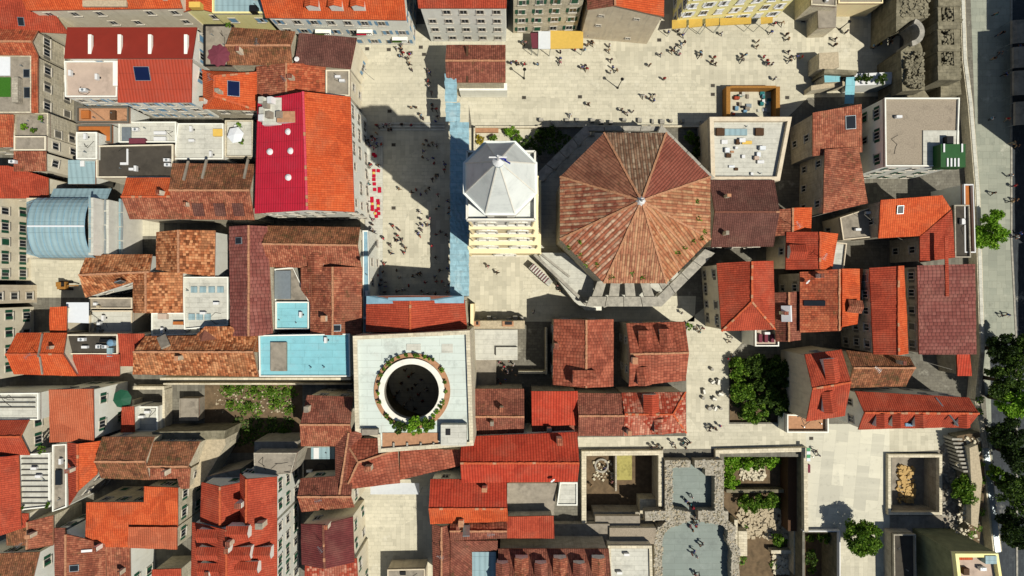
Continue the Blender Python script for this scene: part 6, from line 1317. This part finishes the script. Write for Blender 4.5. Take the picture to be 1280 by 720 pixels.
for zone, z, pts in ZONES:
    recs = []
    for (x, y) in pts:
        sh = RP.choices(['black','navy','white','red','grey','blue','pink','beige','dark'], [20,13,18,9,10,12,6,8,9])[0]
        if (x, y) == (1097, 57): sh = 'yellow'
        if (x, y) in ((536,103),(521,238),(492,283),(526,296),(481,330),(864,632),(515,158)): sh = 'red'
        recs.append((x, y, sh, RP.choices(['dark','denim','beige','black'], [4,4,2,3])[0]))
    for r_ in list(recs):
        if RP.random() < (.0 if 'court floor' in zone or 'passage' in zone else .3):
            a_ = RP.uniform(0, 6.28); recs.append((r_[0]+6.2*cos(a_), r_[1]+6.2*sin(a_), RP.choice(('black','navy','white','grey','blue','beige','dark','red')), RP.choice(('dark','denim','beige','black'))))
    recs = [r_ for i_, r_ in enumerate(recs) if all((r_[0]-q_[0])**2+(r_[1]-q_[1])**2 > 9 for q_ in recs[:i_])]
    grp = {}
    for r_ in recs: grp.setdefault((r_[2], r_[3]), []).append(r_)
    for key, L in grp.items():
        L.sort(key=lambda r_: r_[0])
        for i, (x, y, sh, tr) in enumerate(L):
            pose = RP.choices(['stand','walk','stride'], [4,4,3])[0]; zz = z
            if 455 < x < 474 and 165 < y < 370: zz = .37
            if zone.startswith('the shady end') and RP.random() < .2: pose = 'stand'
            q = W(x, y, zz); o = bpy.data.objects.new('person', PM[pose]); COL.objects.link(o); o.location = q; o.rotation_euler.z = RP.uniform(0, 6.28); s = RP.uniform(.92, 1.05); o.scale = (s, s, s)
            for si, mm in enumerate((CM['skin'], CM[sh], CM[tr], CM[RP.choice(('hair','hair','fair'))], CM['shoe'])): o.material_slots[si].link = 'OBJECT'; o.material_slots[si].material = mm
            if RP.random() < .28:
                bg = bpy.data.objects.new('backpack', BAG); COL.objects.link(bg); bg.parent = o; bg.material_slots[0].link = 'OBJECT'; bg.material_slots[0].material = M[RP.choice(('sbrown','black','cushion','teal','sblue','sgrey'))]
            w = {'dark':'charcoal'}.get(sh, sh); tw_ = {'dark':'charcoal','denim':'denim'}.get(tr, tr)
            lb = f'person in {w} top and {tw_} trousers on {zone}' if len(L) == 1 else f'{ORDN[i]} person from left in {w} top, {tw_} trousers on {zone}'
            tag(o, lb, 'person', 'people on '+zone)
# ------------------------------------------------------------------ windows and doors on the fronts that can be seen
bpy.context.view_layer.update(); dg = bpy.context.evaluated_depsgraph_get()
EYES = [Vector((0,0,H)), Vector((9,0,H)), Vector((-9,0,H)), Vector((0,9,H)), Vector((0,-9,H))]
def seen(q, n):
    q = q+n*.08
    for e in EYES:
        d = q-e; L = d.length
        ok, loc, *_ = scene.ray_cast(dg, e, d.normalized(), distance=L+5)
        if not ok or (loc-e).length > L-.4: return True
    return False
STY = {'plain':(1.0,1.5,'frame',None),'grey':(1.0,1.5,'frame','sgrey'),'dark':(1.0,1.5,'frame',None),'green':(1.0,1.6,'frame','sgreen'),'blue':(1.0,1.6,'frame','sblue'),'white':(1.0,1.6,'whitep','whitep'),'vent':(.7,.6,'frame',None)}
wm = {}
def win_meshes(st):
    if st in wm: return wm[st]
    w, hh, fm_, shm = STY[st]; f = MB()
    for (x, z, a, b) in ((-w/2-.07,0,.14,hh+.3),(w/2+.07,0,.14,hh+.3),(0,hh/2+.07,w,.14),(0,-hh/2-.1,w+.5,.16)):
        f.box((x, .05 if z > -.5 else .1, z-b/2), (a, .1 if z > -.5 else .2, b), fm_)
    f.box((0,.03,-hh/2), (.06,.05,hh), 'whitep')
    a = f.build('window'); p_ = MB(); p_.box((0,.015,-hh/2+.01), (w-.01,.02,hh-.02), 'glass'); b = p_.build('pane'); c = None
    if shm:
        s = MB(); s.box((0,.02,-hh/2), (w*.5,.05,hh), shm)
        for i in range(7): s.box((0,.05,-hh/2+.1+i*hh/7.4), (w*.42,.03,.05), shm)
        c = s.build('shutter')
    ms = (a.data, b.data, c.data if c else None)
    for o in (a, b, c):
        if o: bpy.data.objects.remove(o)
    wm[st] = ms; return ms
count = {}
NWIN = 0
for (r, a, b, n, top, st, dens, base) in WINC:
    if top < base+3.4: continue
    L = (b-a).length; sp = 2.9/dens; nx = max(1, int((L-.8)/sp)); d = (b-a); d.z = 0; d.normalize(); nf = max(1, int((top-base-.6)/3.3)); fh = (top-base-.5)/nf
    ms = win_meshes(st); w, hh = STY[st][:2]; RR = random.Random(hash((round(a.x,1), round(a.y,1))) & 0xffff)
    for f in range(nf):
        for i in range(nx):
            if RR.random() < (.06 if dens > 1 else .22): continue
            zc = base+fh*f+fh*.58 if f else base+1.9
            q = a+d*((i+.5)*L/nx); q.z = zc
            if zc+hh/2 > top-.15 or not seen(q, n): continue
            if count.get(r.name, 0) >= 60: continue
            count[r.name] = count.get(r.name, 0)+1; NWIN += 1
            o = bpy.data.objects.new('window', ms[0]); COL.objects.link(o); o.parent = r; o.location = q-r.location; o.rotation_euler.z = atan2(n.y, n.x)-pi/2
            p_ = bpy.data.objects.new('pane', ms[1]); COL.objects.link(p_); p_.parent = o
            if ms[2] and RR.random() < .85:
                for s in (-1, 1):
                    c = bpy.data.objects.new('shutter', ms[2]); COL.objects.link(c); c.parent = o
                    closed = RR.random() < .3
                    c.location = (s*(w*.25 if closed else w*.78+.06), .02 if closed else .0, 0)
                    if closed: c.location.y = .07
print('windows', NWIN)
# balconies with flowers on the white house, top
for k,(px,zz) in enumerate(((404,7.5),(456,7.5),(405,4.2),(500,4.2))):
    a = h14.p[0].ring; y = min(v.y for v in a)+.3; x = W(px,0,zz).x; mb = MB(); mb.box((x,y-.6,zz), (2.6,1.0,.15), 'white'); 
    for i in range(9): mb.box((x-1.25+i*.31,y-1.08,zz+.15), (.05,.05,.9), 'black')
    mb.box((x,y-1.08,zz+1.0), (2.6,.08,.06), 'black'); mb.box((x-.4,y-1.12,zz+.5), (1.6,.2,.2), 'cushion' if k==1 else 'leafm'); mb.build('balcony', h14.r)
# ------------------------------------------------------------------ buildings across the road, whose shade falls on it
for k,(y0,y1,x0,z) in enumerate(((20,85,1300,19.5),(90,205,1292,20.5),(215,330,1314,13),(336,470,1318,13))):
    a, b = W(x0,y0,0), W(x0+130,y1,0); c = (a+b)/2; r = root('apartment_house', 'house across the road beyond the right edge, '+['first','second','third','fourth'][k]+' from the top', 'house', (c.x,c.y,0)); mb = MB(); mb.prism([(a.x,b.y),(b.x,b.y),(b.x,a.y),(a.x,a.y)], 0, z, 'beige'); mb.build('wall', r)
    p = Piece(); e = .4; A,B,C,D = Vector((a.x-e,a.y,z)),Vector((b.x+e,a.y,z)),Vector((b.x+e,b.y,z)),Vector((a.x-e,b.y,z)); r0,r1 = (A+B)/2+Vector((0,0,2.5)),(C+D)/2+Vector((0,0,2.5)); p.faces=[([A,D,r1,r0],'or2'),([C,B,r0,r1],'or'),([B,A,r0],'or'),([D,C,r1],'or')]; p.ridges=[(r0,r1)]; p.rm='ridgeo'; p.flat=False; p.tile='or'; roof_mesh(p).build('roof', r)
# ------------------------------------------------------------------ light and camera
EL = radians(60); sd = Vector((1.0, -.75, 0)).normalized()      # towards the sun
sun = bpy.data.lights.new('sun', 'SUN'); sun.energy = 4.3; sun.angle = radians(.5); sun.color = (1, .955, .87)
so = bpy.data.objects.new('sun', sun); COL.objects.link(so); dv = Vector((sd.x*cos(EL), sd.y*cos(EL), sin(EL))); so.rotation_euler = dv.to_track_quat('Z', 'Y').to_euler(); so.location = (0,0,150)
w = bpy.data.worlds.new('World'); scene.world = w; w.use_nodes = True; nt = w.node_tree; sky = nt.nodes.new('ShaderNodeTexSky'); sky.sky_type = 'NISHITA'; sky.sun_disc = False; sky.sun_elevation = EL; sky.sun_rotation = atan2(sd.x, sd.y); sky.air_density = 1.0; sky.dust_density = .6
nt.links.new(sky.outputs[0], nt.nodes['Background'].inputs[0]); nt.nodes['Background'].inputs[1].default_value = .056
cam = bpy.data.cameras.new('camera'); co = bpy.data.objects.new('camera', cam); COL.objects.link(co); co.location = (0,0,H); co.rotation_euler = (0,0,0); cam.sensor_width = 36; cam.lens = 36*F/1280; cam.clip_end = 3000; scene.camera = co
scene.view_settings.view_transform = 'Standard'; scene.view_settings.look = 'None'; scene.view_settings.exposure = 0
scene.cycles.max_bounces = 4; scene.cycles.diffuse_bounces = 1; scene.cycles.use_denoising = True
